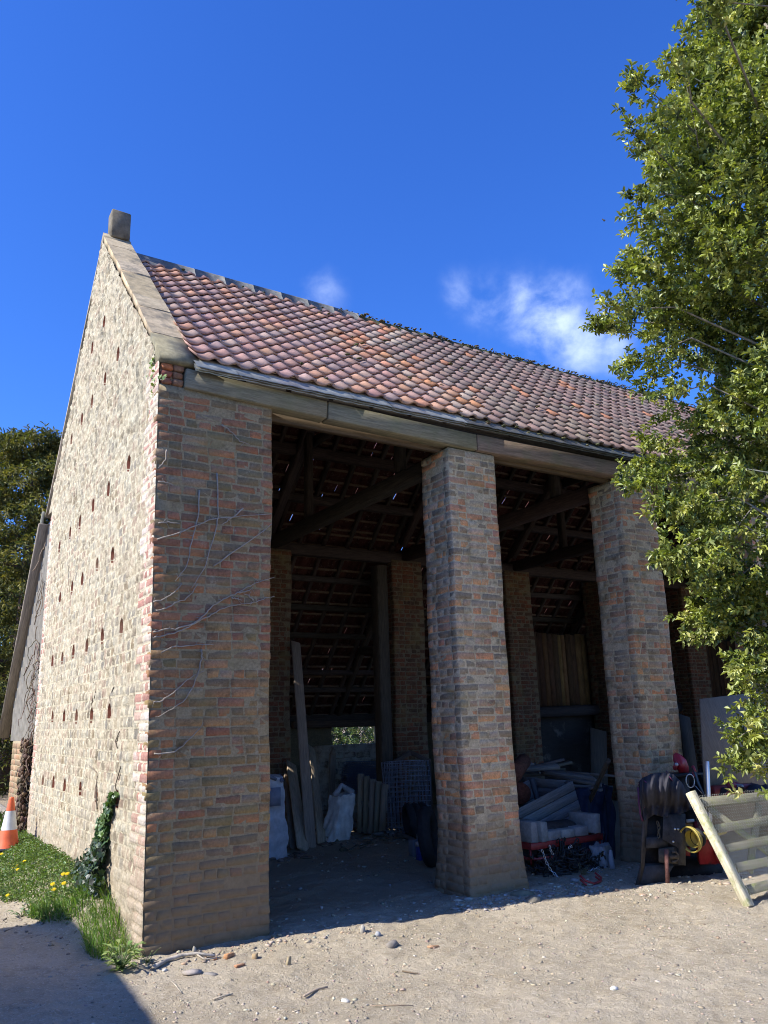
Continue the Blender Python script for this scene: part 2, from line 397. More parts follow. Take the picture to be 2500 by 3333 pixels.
# ================================================================== GROUND
def sst(a, b, x):
    t = np.clip((np.asarray(x, float)-a)/(b-a), 0, 1); return t*t*(3-2*t)
def gz(x, y, fine=True):
    x = np.asarray(x, float); y = np.asarray(y, float)
    z = (fbm(x*.7+5, y*.7+9, 3, 3)-.44)*.10*sst(.3, 1.5, np.hypot(x-.3, y))
    z = z-.06*sst(3, 8, x)-.06*sst(3, 8, y)*sst(0, 1, x)
    z = z-.065*np.exp(-((y/2.2)**2))*sst(-1.6, -.2, x)
    # sloping bank of earth against the gable
    h = .02+.27*sst(.15, 1.2, y)*(1-sst(20, 40, y)); d = .3+.16*np.clip(y, 0, 6)
    bank = h*(1-sst(0, 1, np.clip(-x, 0, 50)/d))*(y > -.3)*(x < .45)*sst(-.3, .1, y)
    back = .24*sst(3.8, 6, y)*(x < .45)
    z = z+np.maximum(bank, back)*sst(.45, .2, x) if False else z+np.maximum(bank, back)*(x < .4)
    # dry earth heaped at the feet of the piers
    for cx_, r_ in ((.5, .9), (3.44, .75), (6.09, .7), (8.73, .7)):
        z = z+.012*np.exp(-(((x-cx_)/r_)**4+((y-.2)/.62)**4))
    if fine:
        z = z+(fbm(x*4, y*4, 4, 8)-.45)*.035+(fbm(x*14, y*14, 4, 5)-.45)*.026-.012*sst(.55, .62, fbm(x*1.1+y*.3+40, y*2.6+7, 3, 19))
    return z
xs = np.concatenate([[-900, -300, -120, -60, -30, -18, -12], np.arange(-8, -1.4, .2), np.arange(-1.4, 5.6, .024), np.arange(5.6, 6.4, .05), np.arange(6.4, 11, .1), [12, 14, 17, 22, 30, 60, 120, 300, 900]])
ys = np.concatenate([[-900, -300, -100, -40, -20, -12], np.arange(-9, -4, .25), np.arange(-4, .8, .024), np.arange(.8, 2.6, .05), np.arange(2.6, 9, .12), [10, 12, 15, 20, 30, 60, 120, 300, 900]])
GX, GY = np.meshgrid(xs, ys, indexing='ij'); GZ = gz(GX, GY); GZ = np.where((np.abs(GX) > 40) | (np.abs(GY) > 40), 0, GZ)
nx, ny = GX.shape
I = np.arange(nx*ny).reshape(nx, ny); F = np.stack([I[:-1, :-1], I[1:, :-1], I[1:, 1:], I[:-1, 1:]], -1).reshape(-1, 4)
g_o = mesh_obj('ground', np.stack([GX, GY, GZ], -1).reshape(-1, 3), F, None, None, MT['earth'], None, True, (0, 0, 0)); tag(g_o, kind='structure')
def gzs(x, y): return float(gz(np.array([x]), np.array([y]))[0])

# ================================================================== BARN
PX = [3.108+2.6467*i for i in range(5)]; PW = .66; PD = .523; YB = 5.32; XE = PX[4]+PW+2.0
ZT = 4.46                                     # top of the piers
barn = thing('brick_barn', (8, 3, 0), 'open-fronted brick and stone barn with tall brick piers and a red pantile roof', 'barn')
P_RED = [(.27, .10, .07), (.22, .09, .07), (.30, .13, .09), (.18, .09, .07), (.24, .14, .11), (.16, .12, .09), (.33, .14, .08)]
P_MIX = [(.20, .15, .12), (.26, .18, .14), (.23, .20, .17), (.15, .115, .09), (.30, .22, .18), (.36, .15, .08), (.19, .17, .15), (.27, .15, .11), (.115, .10, .09), (.40, .19, .09), (.25, .22, .19)]
P_BUF = [(.25, .17, .095), (.21, .15, .08), (.29, .18, .10), (.20, .13, .09), (.33, .19, .11), (.26, .13, .08), (.17, .14, .08)]
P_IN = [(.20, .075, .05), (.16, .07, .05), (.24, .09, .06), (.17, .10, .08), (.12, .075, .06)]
def palette(kind, x, z):
    r = random.random()
    if kind == 'corner':
        if z > 3.4: p = P_RED+[(.13, .115, .09)]*3 if r < .88 else P_MIX
        elif z > 2.2: p = P_RED if r < .85 else P_BUF
        else: p = P_BUF if r < .70 else (P_MIX if r < .82 else P_RED)
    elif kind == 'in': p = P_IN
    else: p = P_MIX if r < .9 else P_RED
    c_ = jit(random.choice(p), .14); mm, kk_, g_ = ((.16, .08, .06), .2, .72) if kind == 'in' else ((.23, .175, .12), .28, 1.12) if kind != 'mix' else ((.32, .265, .215), .26, 1.62); return tuple(min(.8, (x*(1-kk_)+y*kk_)*g_) for x, y in zip(c_, mm))  # inner piers dimmed: the interior's shade is put into their brick colour
CH = .0785
def pier(name, x0, y0, w, d, z0, z1, kind, m, lean=None, flare=0., seed=0, faces='FLRB'):
    """brickwork shaft: every brick laid as its own solid over a mortar core"""
    mb = MB(); i0 = .007
    def warp(P):
        P = np.array(P, float)
        if lean: P[:, 0] += lean(P[:, 2], P[:, 0])
        if flare:
            k = np.clip((.55-P[:, 2])/.55, 0, 1)**1.6*flare
            P[:, 0] += k*np.sign(P[:, 0]-x0-w/2); P[:, 1] += k*np.sign(P[:, 1]-y0-d/2)
        wk = np.clip((P[:, 0]-x0-.25)/.5, 0, 1) if lean else 1.
        P[:, 0] += (.011*np.sin(P[:, 2]*1.7+seed)+.006*np.sin(P[:, 2]*5.1+seed*2))*wk
        P[:, 1] += .011*np.sin(P[:, 2]*1.3+seed*1.7)*wk
        return P
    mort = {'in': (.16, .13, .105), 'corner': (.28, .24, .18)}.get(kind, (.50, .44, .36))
    # core rings
    nz_ = 60; V = []; Fc = []
    ring = []
    for a, b, n in (((0, 0), (1, 0), 10), ((1, 0), (1, 1), 8), ((1, 1), (0, 1), 10), ((0, 1), (0, 0), 8)):
        for k in range(n): ring.append((a[0]+(b[0]-a[0])*k/n, a[1]+(b[1]-a[1])*k/n))
    nr = len(ring)
    for k in range(nz_+1):
        z = z0-.4+(z1-z0+.4)*k/nz_
        for u, v in ring:
            e = i0+.004*(hsh(k, u*7, v*9, seed)-.3)
            V.append((x0+e+u*(w-2*e), y0+e+v*(d-2*e), z))
    for k in range(nz_):
        for q in range(nr):
            Fc.append((k*nr+q, k*nr+(q+1) % nr, (k+1)*nr+(q+1) % nr, (k+1)*nr+q))
    Fc.append(tuple(nz_*nr+q for q in range(nr)))
    mb.add(warp(V), Fc, mort)
    n = int((z1-z0)/CH); D = .10
    def put(cx, cy, sx, sy, zc, hh):
        b = MB(); g = .0095
        if kind == 'corner' and cx-sx/2 < .12: e_ = random.uniform(-.008, .014); cx -= e_/2; sx += e_
        if hsh(cx*3.1, zc*7.7, seed) < .02 and kind != 'in': return
        pr = random.uniform(-.003, .004)
        b.box((cx, cy, zc), (sx-g+2*pr*(sx > sy), sy-g, hh-g*1.05), None, palette(kind, cx, zc), .0045, .007)
        mb.add(warp(b.v[0]), b.f, b.c[0], [(0, 0)]*len(b.v[0]))
    for c in range(n):
        zc = z0+(c+.5)*CH; big = 1.0
        stretcher = (c % 4) != 0
        def row(L_, ownc, off):
            """lengths along a face of length L_"""
            if ownc: a = 0; e = L_
            else: a = D; e = L_-D
            out_ = []; t = a; first = True
            while t < e-.02:
                l = (.235 if stretcher else .118)*random.uniform(.93, 1.07)
                if first and (c+off) % 2: l = .118 if stretcher else .09
                if not first and stretcher and random.random() < .1: l *= .5
                first = False
                if e-(t+l) < .07: l = e-t
                out_.append((t+l/2, l)); t += l
            return out_
        own = c % 2 == 0
        if 'F' in faces:
            for t, l in row(w, own, 0): put(x0+t, y0+D/2, l, D, zc, CH)
        if 'B' in faces:
            for t, l in row(w, own, 1): put(x0+t, y0+d-D/2, l, D, zc, CH)
        if 'L' in faces or ('l' in faces and not own):
            for t, l in row(d, not own, 0)[:(None if 'L' in faces else 1)]: put(x0+D/2, y0+t, D, l, zc, CH)
        if 'R' in faces:
            for t, l in row(d, not own, 1): put(x0+w-D/2, y0+t, D, l, zc, CH)
    return mb.build(name, m, barn)
leanf = lambda z, x: (.03-.0147*z)*np.clip(1-x/1.06, 0, 1)
o = pier('corner_pier', -.014, -.004, 1.059, .52, -.05-2*CH, 4.555, 'corner', MT['brick'], leanf, 0, 1, 'FlR'); o['label'] = 'wide reddish corner pier with creeper stems on its face'
pier('brick_pier', PX[0], 0, PW, PD, -.02-2*CH, ZT, 'mix', MT['brick'], None, .04, 2, 'FLRB')
pier('brick_pier', PX[1], 0, PW, PD, -.08-CH, ZT, 'mix', MT['brick'], None, .03, 3, 'FLR')
pier('brick_pier', PX[2], 0, PW, PD, -.08-CH, ZT, 'mix', MT['brick'], None, .02, 4, 'FL')
pier('brick_pier', PX[3], 0, PW, PD, -.08-CH, ZT, 'mix', MT['brick'], None, .02, 5, 'FL')
for i in range(5):
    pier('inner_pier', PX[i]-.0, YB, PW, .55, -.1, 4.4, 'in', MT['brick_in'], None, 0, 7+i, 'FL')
# masonry above the corner pier, up to the kneeler
mb = MB()
for c in range(3):
    for k, (a, b) in enumerate(((-.035, .07), (.07, .175))):
        mb.box(((a+b)/2, .10, 4.555+c*.07+.035), (b-a-.008, .22, .062), None, jit(random.choice(P_RED), .2), .008, .01)
mb.box((.07, .14, 4.66), (.2, .22, .21), None, (.3, .25, .2))
mb.build('corner_masonry', MT['brick'], barn)

# ---- gable wall, modelled stone by stone as relief
HOLES = []
for s_ in ([(320,760),(395,775),(475,795),(587,825),(700,850),(850,890)], [(390,300),(473,298),(563,295),(672,287),(800,268)]):
    for hx, hy in s_: HOLES.append((hx*.452, 2200+hy*.452))
for hx, hy in ((650,738),(573,890),(738,933),(655,1078),(572,1212),(507,1318),(440,1440),(800,1585),(673,1738),(577,1840),(494,1935),(433,2003),(366,2085),(695,2135),(600,2195)):
    HOLES.append((hx*.5425, 650+hy*.5425))
for hx, hy in ((300,145),(360,95),(411,55),(262,455),(311,440),(366,405),(432,380),(509,330),(604,290),(603,288)):
    HOLES.append((hx*.6704, 1850+hy*.6704))
HOLES = [at(a, b, 'x', 0)[1:] for a, b in HOLES]
WY = 5.32
def topz(y): return np.where(y < .14, 4.76, np.where(y < 2.87, 5.11+.985*(y-.31), 7.63-1.095*(y-2.87)))
dy = .0165; yy = np.arange(0, 5.75, dy); zz = np.arange(-.28, 7.75, dy); Yg, Zg = np.meshgrid(yy, zz, indexing='ij')
def stones(Y, Z):
    """jittered cells: returns F1, F2-F1, cell id"""
    wy_ = Y+.04*(fbm(Y*2, Z*2, 3, 21)-.5); wz_ = Z+.03*(fbm(Y*1.5+7, Z*2+3, 3, 22)-.45)
    ch = .094; r = np.floor(wz_/ch); best = np.full(Y.shape, 9.); sec = np.full(Y.shape, 9.); cid = np.zeros(Y.shape)
    for dr in (-1, 0, 1):
        rr = r+dr; cw = .11+.07*np.modf(np.abs(np.sin(rr*12.7)*999.7))[0]
        ci = np.floor(wy_/cw+np.modf(np.abs(np.sin(rr*3.7)*77.7))[0])
        for dc in (-1, 0, 1):
            cc = ci+dc; h1 = np.modf(np.abs(np.sin(cc*91.7+rr*47.3)*43758.5))[0]; h2 = np.modf(np.abs(np.sin(cc*17.1+rr*83.9)*23421.6))[0]
            cy = (cc-np.modf(np.abs(np.sin(rr*3.7)*77.7))[0]+.5+.5*(h1-.5))*cw; cz = (rr+.5+.14*(h2-.5))*ch
            dd = np.maximum(np.abs(wy_-cy)/cw*1.0, np.abs(wz_-cz)/ch*1.0)*.6+.4*np.hypot((wy_-cy)/cw, (wz_-cz)/ch)
            m1 = dd < best
            sec = np.where(m1, best, np.minimum(sec, dd)); cid = np.where(m1, h1*.61+h2*.39, cid); best = np.where(m1, dd, best)
    return best, sec-best, cid
F1, FD, CID = stones(Yg, Zg)
up = sst(3.6, 5.0, Zg+.5*(fbm(Yg*1.2, Zg*1.2, 2, 4)-.5))          # rough rubble higher up
nzl = fbm(Yg*9, Zg*9, 4, 31); nzs = fbm(Yg*28, Zg*28, 3, 33)
stone = sst(.05, .22, FD)
H = stone*(.002+.009*CID)*(1-.45*up)+(nzl-.45)*(.012+.026*up)+(nzs-.45)*(.022+.010*up)+(fbm(Yg*55, Zg*40, 2, 91)-.37)*.012
pal = np.array([(.46, .38, .28), (.38, .29, .19), (.34, .31, .27), (.43, .31, .24), (.50, .46, .38), (.27, .22, .16), (.40, .34, .28)])
cc = .84*pal[(CID*6.99).astype(int)]; mort = np.array((.66, .58, .44))
k = (stone*(.5+.5*sst(.35, .6, nzl)))[..., None]
Cg = mort*(1-k*.9)+cc*k*.9
Cg = Cg*(1-.25*up[..., None])+np.array((.50, .44, .33))*(.25*up[..., None])
Cg *= (.74+.56*nzs)[..., None]*np.array((.84, .83, .765)); pit = sst(.34, .26, fbm(Yg*16, Zg*9, 3, 61))[..., None]*(.5+.5*up[..., None]); Cg = Cg*(1-.4*pit); H = H-.008*pit[..., 0]
# quoins: near edge and far edge in soft red brick
q = np.floor(Zg/CH); wq = .235+.12*(np.floor(q/3) % 2)+.05*np.modf(np.abs(np.sin(q*5.3)*99.1))[0]
def brickpat(yl, Z):
    q = np.floor(Z/CH); fz = Z/CH-q; hw = np.where(q % 2 == 0, .118, .235); by = yl/hw+.25*(q % 2); fb = by-np.floor(by)
    m_ = (np.minimum(fz, 1-fz)*CH < .008) | (np.minimum(fb, 1-fb)*hw < .007)
    idb = np.modf(np.abs(np.sin(q*37.7+np.floor(by)*91.3)*4379.5))[0]
    return m_, idb
for edge in (0, 1):
    yl = Yg if edge == 0 else WY-Yg
    zone = (yl < (wq if edge == 0 else wq*.75)) & (Zg < (4.9 if edge == 0 else 4.55))
    m_, idb = brickpat(yl, Zg)
    bp = np.array([(.42, .22, .17), (.46, .27, .21), (.36, .19, .15), (.50, .34, .27), (.55, .46, .38), (.38, .30, .22)])
    bc = bp[(idb*5.99).astype(int)]*(.85+.35*nzs)[..., None]
    lime = sst(.52, .66, fbm(Yg*3+9, Zg*3, 4, 44))[..., None]*.75; bc = bc*(1-lime)+np.array((.60, .54, .47))*lime
    bc = np.where(m_[..., None], mort, bc)
    soil = sst(1.3, .5, Zg+.5*(nzl-.5))[..., None]*.7; bc = bc*(1-soil)+np.array((.44, .36, .26))*soil
    Cg = np.where(zone[..., None], bc, Cg); H = np.where(zone, np.where(m_, -.004, .008+.008*idb)+(nzs-.45)*.014, H)
soil = sst(.75, .25, Zg+.4*(nzl-.5))[..., None]*.5; Cg = Cg*(1-soil)+np.array((.38, .30, .21))*soil
for hy, hz in HOLES:
    e = np.hypot((Yg-hy)/.056, (Zg-hz)/.074*(1-.15*(Zg<hz)))
    flat_ = sst(1.9, 1.2, e); H = H*(1-flat_)+.008*flat_; H = np.where(e < 1, -.16, H); 
    Cg = np.where((e < 1)[..., None], np.array((.14, .045, .03)), Cg)
H = H*sst(-.002, .012, Yg)*np.where(Yg > WY-.03, .3, 1)
lean = (.03-.0147*Zg)*np.clip(1-Yg/4.5, 0, 1)
Xg = lean-.012-H
Zt = topz(Yg); ycut = (Zg+dy/2 < Zt+.02) & ((Yg < WY) | (Zg > 4.65)) & (Yg < 5.7)
# the return face at the near corner
n1, n2 = Yg.shape; I = np.arange(n1*n2).reshape(n1, n2)
Fq = np.stack([I[:-1, :-1], I[:-1, 1:], I[1:, 1:], I[1:, :-1]], -1); keep = ycut[:-1, :-1]
Vg = np.stack([Xg, Yg, Zg], -1).reshape(-1, 3); Fs = Fq[keep]; Cs = Cg[:-1, :-1][keep]
# snap the top row to the sloping head of the wall
Vg[:, 2] = np.minimum(Vg[:, 2], np.asarray(topz(Vg[:, 1]))+.01)
used = np.unique(Fs); rm = -np.ones(len(Vg), int); rm[used] = np.arange(len(used))
gw = mesh_obj('gable_wall', Vg[used], rm[Fs], Cs, None, MT['rubble'], barn); gw['label'] = 'cream stone gable wall with rows of small square holes and brick edges'
core = MB()
core.prism([(.2, .53, -.3), (.2, 5.3, -.3), (.2, 5.3, 4.7), (.2, 5.6, 4.65), (.2, 2.87, 7.55), (.2, .53, 5.28)], (.25, 0, 0), (.3, .25, .2))
for ya, yb_ in ((.06, .53),): core.prism([(.06, ya, 4.56), (.06, yb_, 4.56), (.06, yb_, 5.25), (.06, ya, 4.78)], (.3, 0, 0), (.3, .25, .2))
core.build('wall_core', MT['brick_in'], barn)

# ---- coping, kneeler, finial
def cop_pt(y, front=True): return 5.185+1.0*(y-.31) if front else 7.745-1.085*(y-2.87)
js = [2.76, 2.5, 2.02, 1.73, 1.15, .87, .33]
for a, b in zip(js[:-1], js[1:]):
    mb = MB(); y0, y1 = a-.006, b+.006; t = .1
    P = lambda y, dz, x: (x, y, cop_pt(y)+dz)
    x0, x1 = -.045+random.uniform(-.006, .006), .285; dz = random.uniform(-.008, .012)
    n_ = 7; top = [[(x0+(x1-x0)*u/5, y0+(y1-y0)*v/n_, cop_pt(y0+(y1-y0)*v/n_)+dz+random.uniform(-.003, .003)) for v in range(n_+1)] for u in range(6)]
    mb.grid(top, jit((.48, .375, .225), .12))
    mb.prism([P(y0, -t+dz, x0), P(y1, -t+dz, x0), P(y1, dz-.004, x0), P(y0, dz-.004, x0)], (x1-x0, 0, 0), jit((.48, .375, .225), .1))
    mb.build('coping_stone', MT['stone'], barn)
mb = MB()
prof = [(.32, 5.19), (.10, 4.97), (.0, 4.885), (-.045, 4.83), (-.06, 4.79), (-.055, 4.765), (-.02, 4.755), (.12, 4.76), (.33, 5.05)]
mb.prism([(-.055, a, b) for a, b in prof], (.345, 0, 0), (.24, .21, .13)); kn = mb.build('kneeler_stone', MT['stone'], barn)
for a, b in ((2.98, 3.9), (3.91, 4.8), (4.81, 5.68)):
    mb = MB(); mb.prism([(-.04, a, cop_pt(a, False)), (-.04, b, cop_pt(b, False)), (-.04, b, cop_pt(b, False)-.07), (-.04, a, cop_pt(a, False)-.07)], (.33, 0, 0), jit((.38, .33, .25))); mb.build('coping_stone', MT['stone'], barn)
mb = MB(); mb.prism([(-.045, 2.76, cop_pt(2.76)-.06), (-.045, 2.98, cop_pt(2.98, False)-.06), (-.045, 2.98, cop_pt(2.98, False)+.01), (-.045, 2.87, 7.755), (-.045, 2.76, cop_pt(2.76)+.01)], (.33, 0, 0), (.30, .25, .17)); mb.build('apex_stone', MT['stone'], barn)
mb = MB(); mb.box((.145, 2.87, 7.87), (.24, .23, .40), None, (.17, .145, .105), .008, .014); mb.build('finial_block', MT['darkstone'], barn)

# ---- pantile roofs
def pantiles(name, ye, ze, yr, zr, x0, x1, colf, leak=0., gauge=.232):
    mb = MB(); d = vec(0, yr-ye, zr-ze); Ln = np.linalg.norm(d); d /= Ln; nrm = np.cross(vec(1, 0, 0), d)
    if nrm[2] < 0: nrm = -nrm
    nrow = int(round(Ln/gauge)); gauge = Ln/nrow; cw = .20; ncol = int((x1-x0)/cw); us = np.linspace(-.05, 1.06, 11)
    prof = .017*(np.cos(2*np.pi*(us-.86))+.28*np.cos(4*np.pi*(us-.86)))+.010*(us > .98)+.004*us
    for r in range(nrow):
        for c in range(ncol):
            cx = x0+c*cw+random.uniform(-.003, .003); s0 = r*gauge-.02+random.uniform(-.010, .008)+.012*math.sin(c*.5+r)*.4; s1 = (r+1)*gauge+.06
            lk = random.random() < leak; u2 = us*(random.uniform(.80, .88) if lk else 1)+(.0 if lk else 0)
            sag = -.025*math.sin(math.pi*np.clip((cx-x0)/3.1 % 1, 0, 1))*math.sin(math.pi*(r+.5)/nrow)
            base = vec(0, ye, ze)
            rot = random.uniform(-.012, .012)
            def pt(u, pz, s, h): return base+vec(cx+u*cw+rot*(s-s0), 0, 0)+d*s+nrm*(pz+h+sag)
            tilt = random.uniform(.036, .044); th = .021
            A = [pt(u, p, s0, tilt) for u, p in zip(u2, prof)]; B = [pt(u, p, s1, .0) for u, p in zip(u2, prof)]
            A2 = [pt(u, p, s0, tilt-th) for u, p in zip(u2, prof)]; B2 = [pt(u, p, s1, -th) for u, p in zip(u2, prof)]
            n = len(us); V = A+B+A2+B2; Fc = []
            for i in range(n-1):
                Fc += [(i, i+1, n+i+1, n+i), (2*n+i, 3*n+i, 3*n+i+1, 2*n+i+1), (i, 2*n+i, 2*n+i+1, i+1)]
            Fc += [(0, n, 3*n, 2*n), (n-1, 3*n-1, 4*n-1, 2*n-1)]
            mb.add(V, Fc, colf(cx, r/nrow))
        # batten under the row
        p = vec(0, ye, ze)+d*((r+1)*gauge+.03)-nrm*.052
        mb.bar(p+vec(x0, 0, 0), p+vec(x1, 0, 0), .04, .022, nrm, (.16, .11, .075))
    return mb.build(name, MT['tile'], barn)
def tcol(x, v):
    r = random.random(); xb = 3.75-.55*(1-v)+.5*math.sin(v*9)
    if x < xb-.6: p = [(.36, .20, .17), (.40, .23, .19), (.33, .20, .18), (.42, .22, .15), (.30, .20, .19), (.38, .25, .21)]
    elif x < xb+.15: p = [(.42, .22, .15), (.46, .21, .11), (.40, .23, .17), (.38, .28, .23), (.44, .20, .13)]
    else:
        p = [(.27, .175, .15), (.25, .165, .145), (.29, .18, .155), (.23, .165, .145), (.31, .20, .17), (.26, .19, .16)]
        if r < .035: p = [(.44, .19, .11)]
    c_ = jit(random.choice(p), .09); return (c_[0]*1.12+.03, c_[1]*1.12+.03, c_[2]*1.05+.025)
RZ, RY = 7.50, 2.84
pantiles('tile_roof', -.03, 4.845, RY-.03, RZ-.03, .27, XE, tcol, .012)
und = lambda x, v: jit(random.choice([(.085, .032, .026), (.07, .028, .023), (.095, .04, .032)]), .15)  # interior gloom put into these tile colours, far darker than the front slope
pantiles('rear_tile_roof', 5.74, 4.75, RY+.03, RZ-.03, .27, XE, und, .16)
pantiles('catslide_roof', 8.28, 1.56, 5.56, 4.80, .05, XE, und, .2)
# ridge: cement fillet with half-round tiles near the gable, mossy farther along
for i in range(int((XE-.25)/.42)):
    x0 = .28+i*.42; mb = MB(); far = x0 > 3.3; r = .085 if not far else .07; h = .01 if not far else .0
    pts = []
    for k in range(9):
        a = math.pi*k/8; pts.append((math.cos(a)*r*1.25, math.sin(a)*r))
    V = []
    wob = random.uniform(-.003, .003)
    for xx in (x0, x0+.42):
        V += [(xx, RY+a*1.2, RZ-.06+h+b*1.15+wob) for a, b in pts]+[(xx, RY+r*2.6, RZ-.17), (xx, RY-r*2.6, RZ-.17+(-.03))]
    n = 11; order = list(range(9))+[10, 9]
    order = [9]+list(range(9))+[10]
    Fc = [(order[i2], order[i2+1], n+order[i2+1], n+order[i2]) for i2 in range(10)]+[tuple(order), tuple(n+q_ for q_ in order[::-1])]
    mb.add(V, Fc, jit((.15, .145, .13), .04) if not far else jit((.10, .10, .055), .2)); mb.build('ridge_tile', MT['slate'] if not far else MT['moss'], barn)
mb = MB()
for i in range(900):
    x = random.uniform(3.3, XE); mb.blob((x, RY-.05+random.uniform(-.08, .04), RZ-.0+random.uniform(-.03, .03)), random.uniform(.008, .024), jit((.17, .15, .08), .3), sq=(2.0, 1, .45))
mb.build('ridge_moss', MT['moss'], barn)
mb = MB()
for i in range(110):
    x = random.uniform(3.0, XE) if random.random() < .85 else random.uniform(.5, 3); s = random.random(); s = s if random.random() < .5 else 1-random.random()**2*.2
    mb.blob((x, -.03+s*2.8, 4.845+.055+s*2.6), random.uniform(.012, .028), jit((.14, .135, .06), .3), sq=(1.5, 1, .35))
mb.build('roof_moss', MT['moss'], barn)
# slate eaves course
x = .24
while x < XE:
    wd = random.uniform(.38, .52); mb = MB(); far = x > 3.2
    for layer in (0, 1, 2):
        oy = layer*.02; dz = -.013*layer
        n = 6; poly = []
        y_f = -.15+oy
        edge = [(x+wd*k/n+.003, y_f+random.uniform(-.006, .008), 4.725+dz+random.uniform(-.003, .003)) for k in range(n+1)]
        back = [(x+wd*k/n, .03, 4.895+dz) for k in range(n+1)]
        mb.add([*edge, *back, *[(a, b, c-.009) for a, b, c in edge]], [(k, k+1, n+1+k+1, n+1+k) for k in range(n)]+[(2*n+2+k, 2*n+3+k, k+1, k) for k in range(n)], jit((.34, .325, .285) if not far else (.17, .16, .13), .12))
    mb.build('eaves_slate', MT['slate'], barn); x += wd
mb = MB()
for i in range(120):
    x = random.uniform(3.2, 10); mb.blob((x, random.uniform(-.12, .0), 4.79+random.uniform(-.02, .03)), random.uniform(.012, .035), jit((.17, .155, .08), .35), sq=(1.8, 1, .4))
mb.build('eaves_moss', MT['moss'], barn)
# dark strip standing in for the shaded gap under the slates, and lintels
mb = MB(); mb.bar((.18, .055, 4.775), (XE, .055, 4.745), .08, .15, (0, 0, 1), (.07, .06, .05)); mb.build('eaves_gap_strip', MT['oldwood'], barn)
for a, b, za, zb, cl in ((.18, 1.62, 4.645, 4.60, (.25, .22, .15)), (1.63, 3.50, 4.60, 4.565, (.26, .23, .155)), (3.505, 5.745, 4.565, 4.575, (.26, .185, .13)), (5.75, 8.4, 4.575, 4.58, (.36, .28, .2)), (8.41, 11.0, 4.58, 4.58, (.2, .16, .12)), (11.0, 13.7, 4.58, 4.58, (.2, .16, .12))):
    mb = MB(); mb.bar((a+.002, .045, za), (b-.002, .045, zb), .16, .185, (0, 0, 1), cl, .004, .008)
    o = mb.build('lintel_beam', MT['lintel'], barn)
mb = MB(); mb.bar((.18, .20, 4.54), (XE, .20, 4.50), .1, .14, (0, 0, 1), (.14, .10, .06)); mb.build('inner_lintel', MT['oldwood'], barn)
# ---- roof timbers
OW = (.066, .05, .041)
def timber(name, p, q, w_, t_, up=(0, 0, 1), col=OW, m='oldwood'):
    mb = MB(); mb.bar(p, q, w_, t_, up, jit(col, .2), .006, .012); return mb.build(name, MT[m], barn)
for i in range(5):
    x = PX[i]+PW/2
    timber('tie_beam', (x, .35, 4.50), (x, 5.75, 4.50), .16, .19)
    timber('principal_rafter', (x, .25, 4.75), (x, RY, 7.12), .13, .17)
    timber('principal_rafter', (x, 5.45, 4.72), (x, RY, 7.12), .13, .17)
    timber('queen_post', (x, 1.43, 4.6), (x, 1.43, 5.78), .11, .13, (0, 1, 0))
    timber('queen_post', (x, 4.0, 4.6), (x, 4.0, 5.98), .11, .13, (0, 1, 0))
    timber('collar_beam', (x+.1, 1.3, 5.86), (x+.1, 4.2, 5.86), .07, .15)
    timber('aisle_tie', (x, 5.8, 2.9), (x, 7.0, 2.9), .11, .14)
    timber('aisle_principal', (x, 5.7, 4.45), (x, 8.1, 1.62), .11, .13)
for y, z, s_ in ((1.25, 5.78, .13), (4.4, 5.83, .15), (5.0, 5.22, .12), (2.05, 6.52, .1), (3.6, 6.6, .1)): timber('purlin', (.4, y, z), (XE, y, z), s_, s_*1.1)
for y, z in ((6.04, 4.08), (6.40, 3.62), (6.78, 3.16), (7.32, 2.52), (7.6, 2.2)): timber('aisle_purlin', (.3, y, z), (XE, y, z), .08, .1)
timber('arcade_plate', (.4, 5.42, 4.44), (XE, 5.42, 4.44), .16, .19)
timber('ridge_board', (.4, RY, 7.33), (XE, RY, 7.33), .04, .2)
nr = int(XE/.47)
for i in range(nr):
    x = .75+i*.47
    timber('rafter', (x, .02, 4.72), (x, RY-.03, 7.36), .06, .085); timber('rafter', (x+.05, 5.6, 4.7), (x, RY+.03, 7.36), .065, .085)
    timber('rafter', (x, 8.2, 1.53), (x+.03, 5.55, 4.72), .065, .085)
# ---- aisle outer wall with the low stone sill wall and opening, brick ends
mb = MB(); 
mb.box(((.5+5.9)/2, 8.1, .65), (5.4, .3, 1.75), None, (.16, .14, .11)); mb.box(((7.07+XE)/2, 8.1, .65), (XE-7.07, .3, 1.75), None, (.16, .14, .11)); mb.box((6.485, 8.1, .45), (1.17, .3, 1.38), None, (.2, .18, .15))
mb.build('rear_wall', MT['brick_in'], barn)
mb = MB(); zt = 1.165
mb.box((6.42, 7.82, .4), (1.88, .24, 1.5), None, (.34, .30, .24))
for r in range(7):
    x = 5.5
    while x < 7.3:
        l = random.uniform(.14, .34); 
        if random.random() < .7: mb.box((x+l/2, 7.70, .02+r*.155+random.uniform(-.02, .02)), (l-.03, .03, .105), None, jit(random.choice([(.17, .13, .10), (.24, .20, .16), (.20, .15, .1)]), .2), .012, .012)
        x += l
mb.build('low_stone_wall', mottled('limewashed stone', .5, 1.4, 12, .95, .6, .008, 40, [((.40, .37, .31), 7, .42, .6, .8)]), barn)
timber('sill_beam', (5.0, 7.86, 1.56), (7.9, 7.86, 1.54), .14, .14)
timber('rear_plate', (.5, 8.05, 1.62), (XE, 8.05, 1.62), .2, .22)
# far gable and end of the aisle
mb = MB(); mb.prism([(XE, 0, -.3), (XE, 8.2, -.3), (XE, 8.3, 1.7), (XE, 5.6, 4.98), (XE, RY, 7.7), (XE, -.05, 4.98)], (.35, 0, 0), (.2, .16, .13)); mb.build('far_gable', MT['brick_in'], barn)
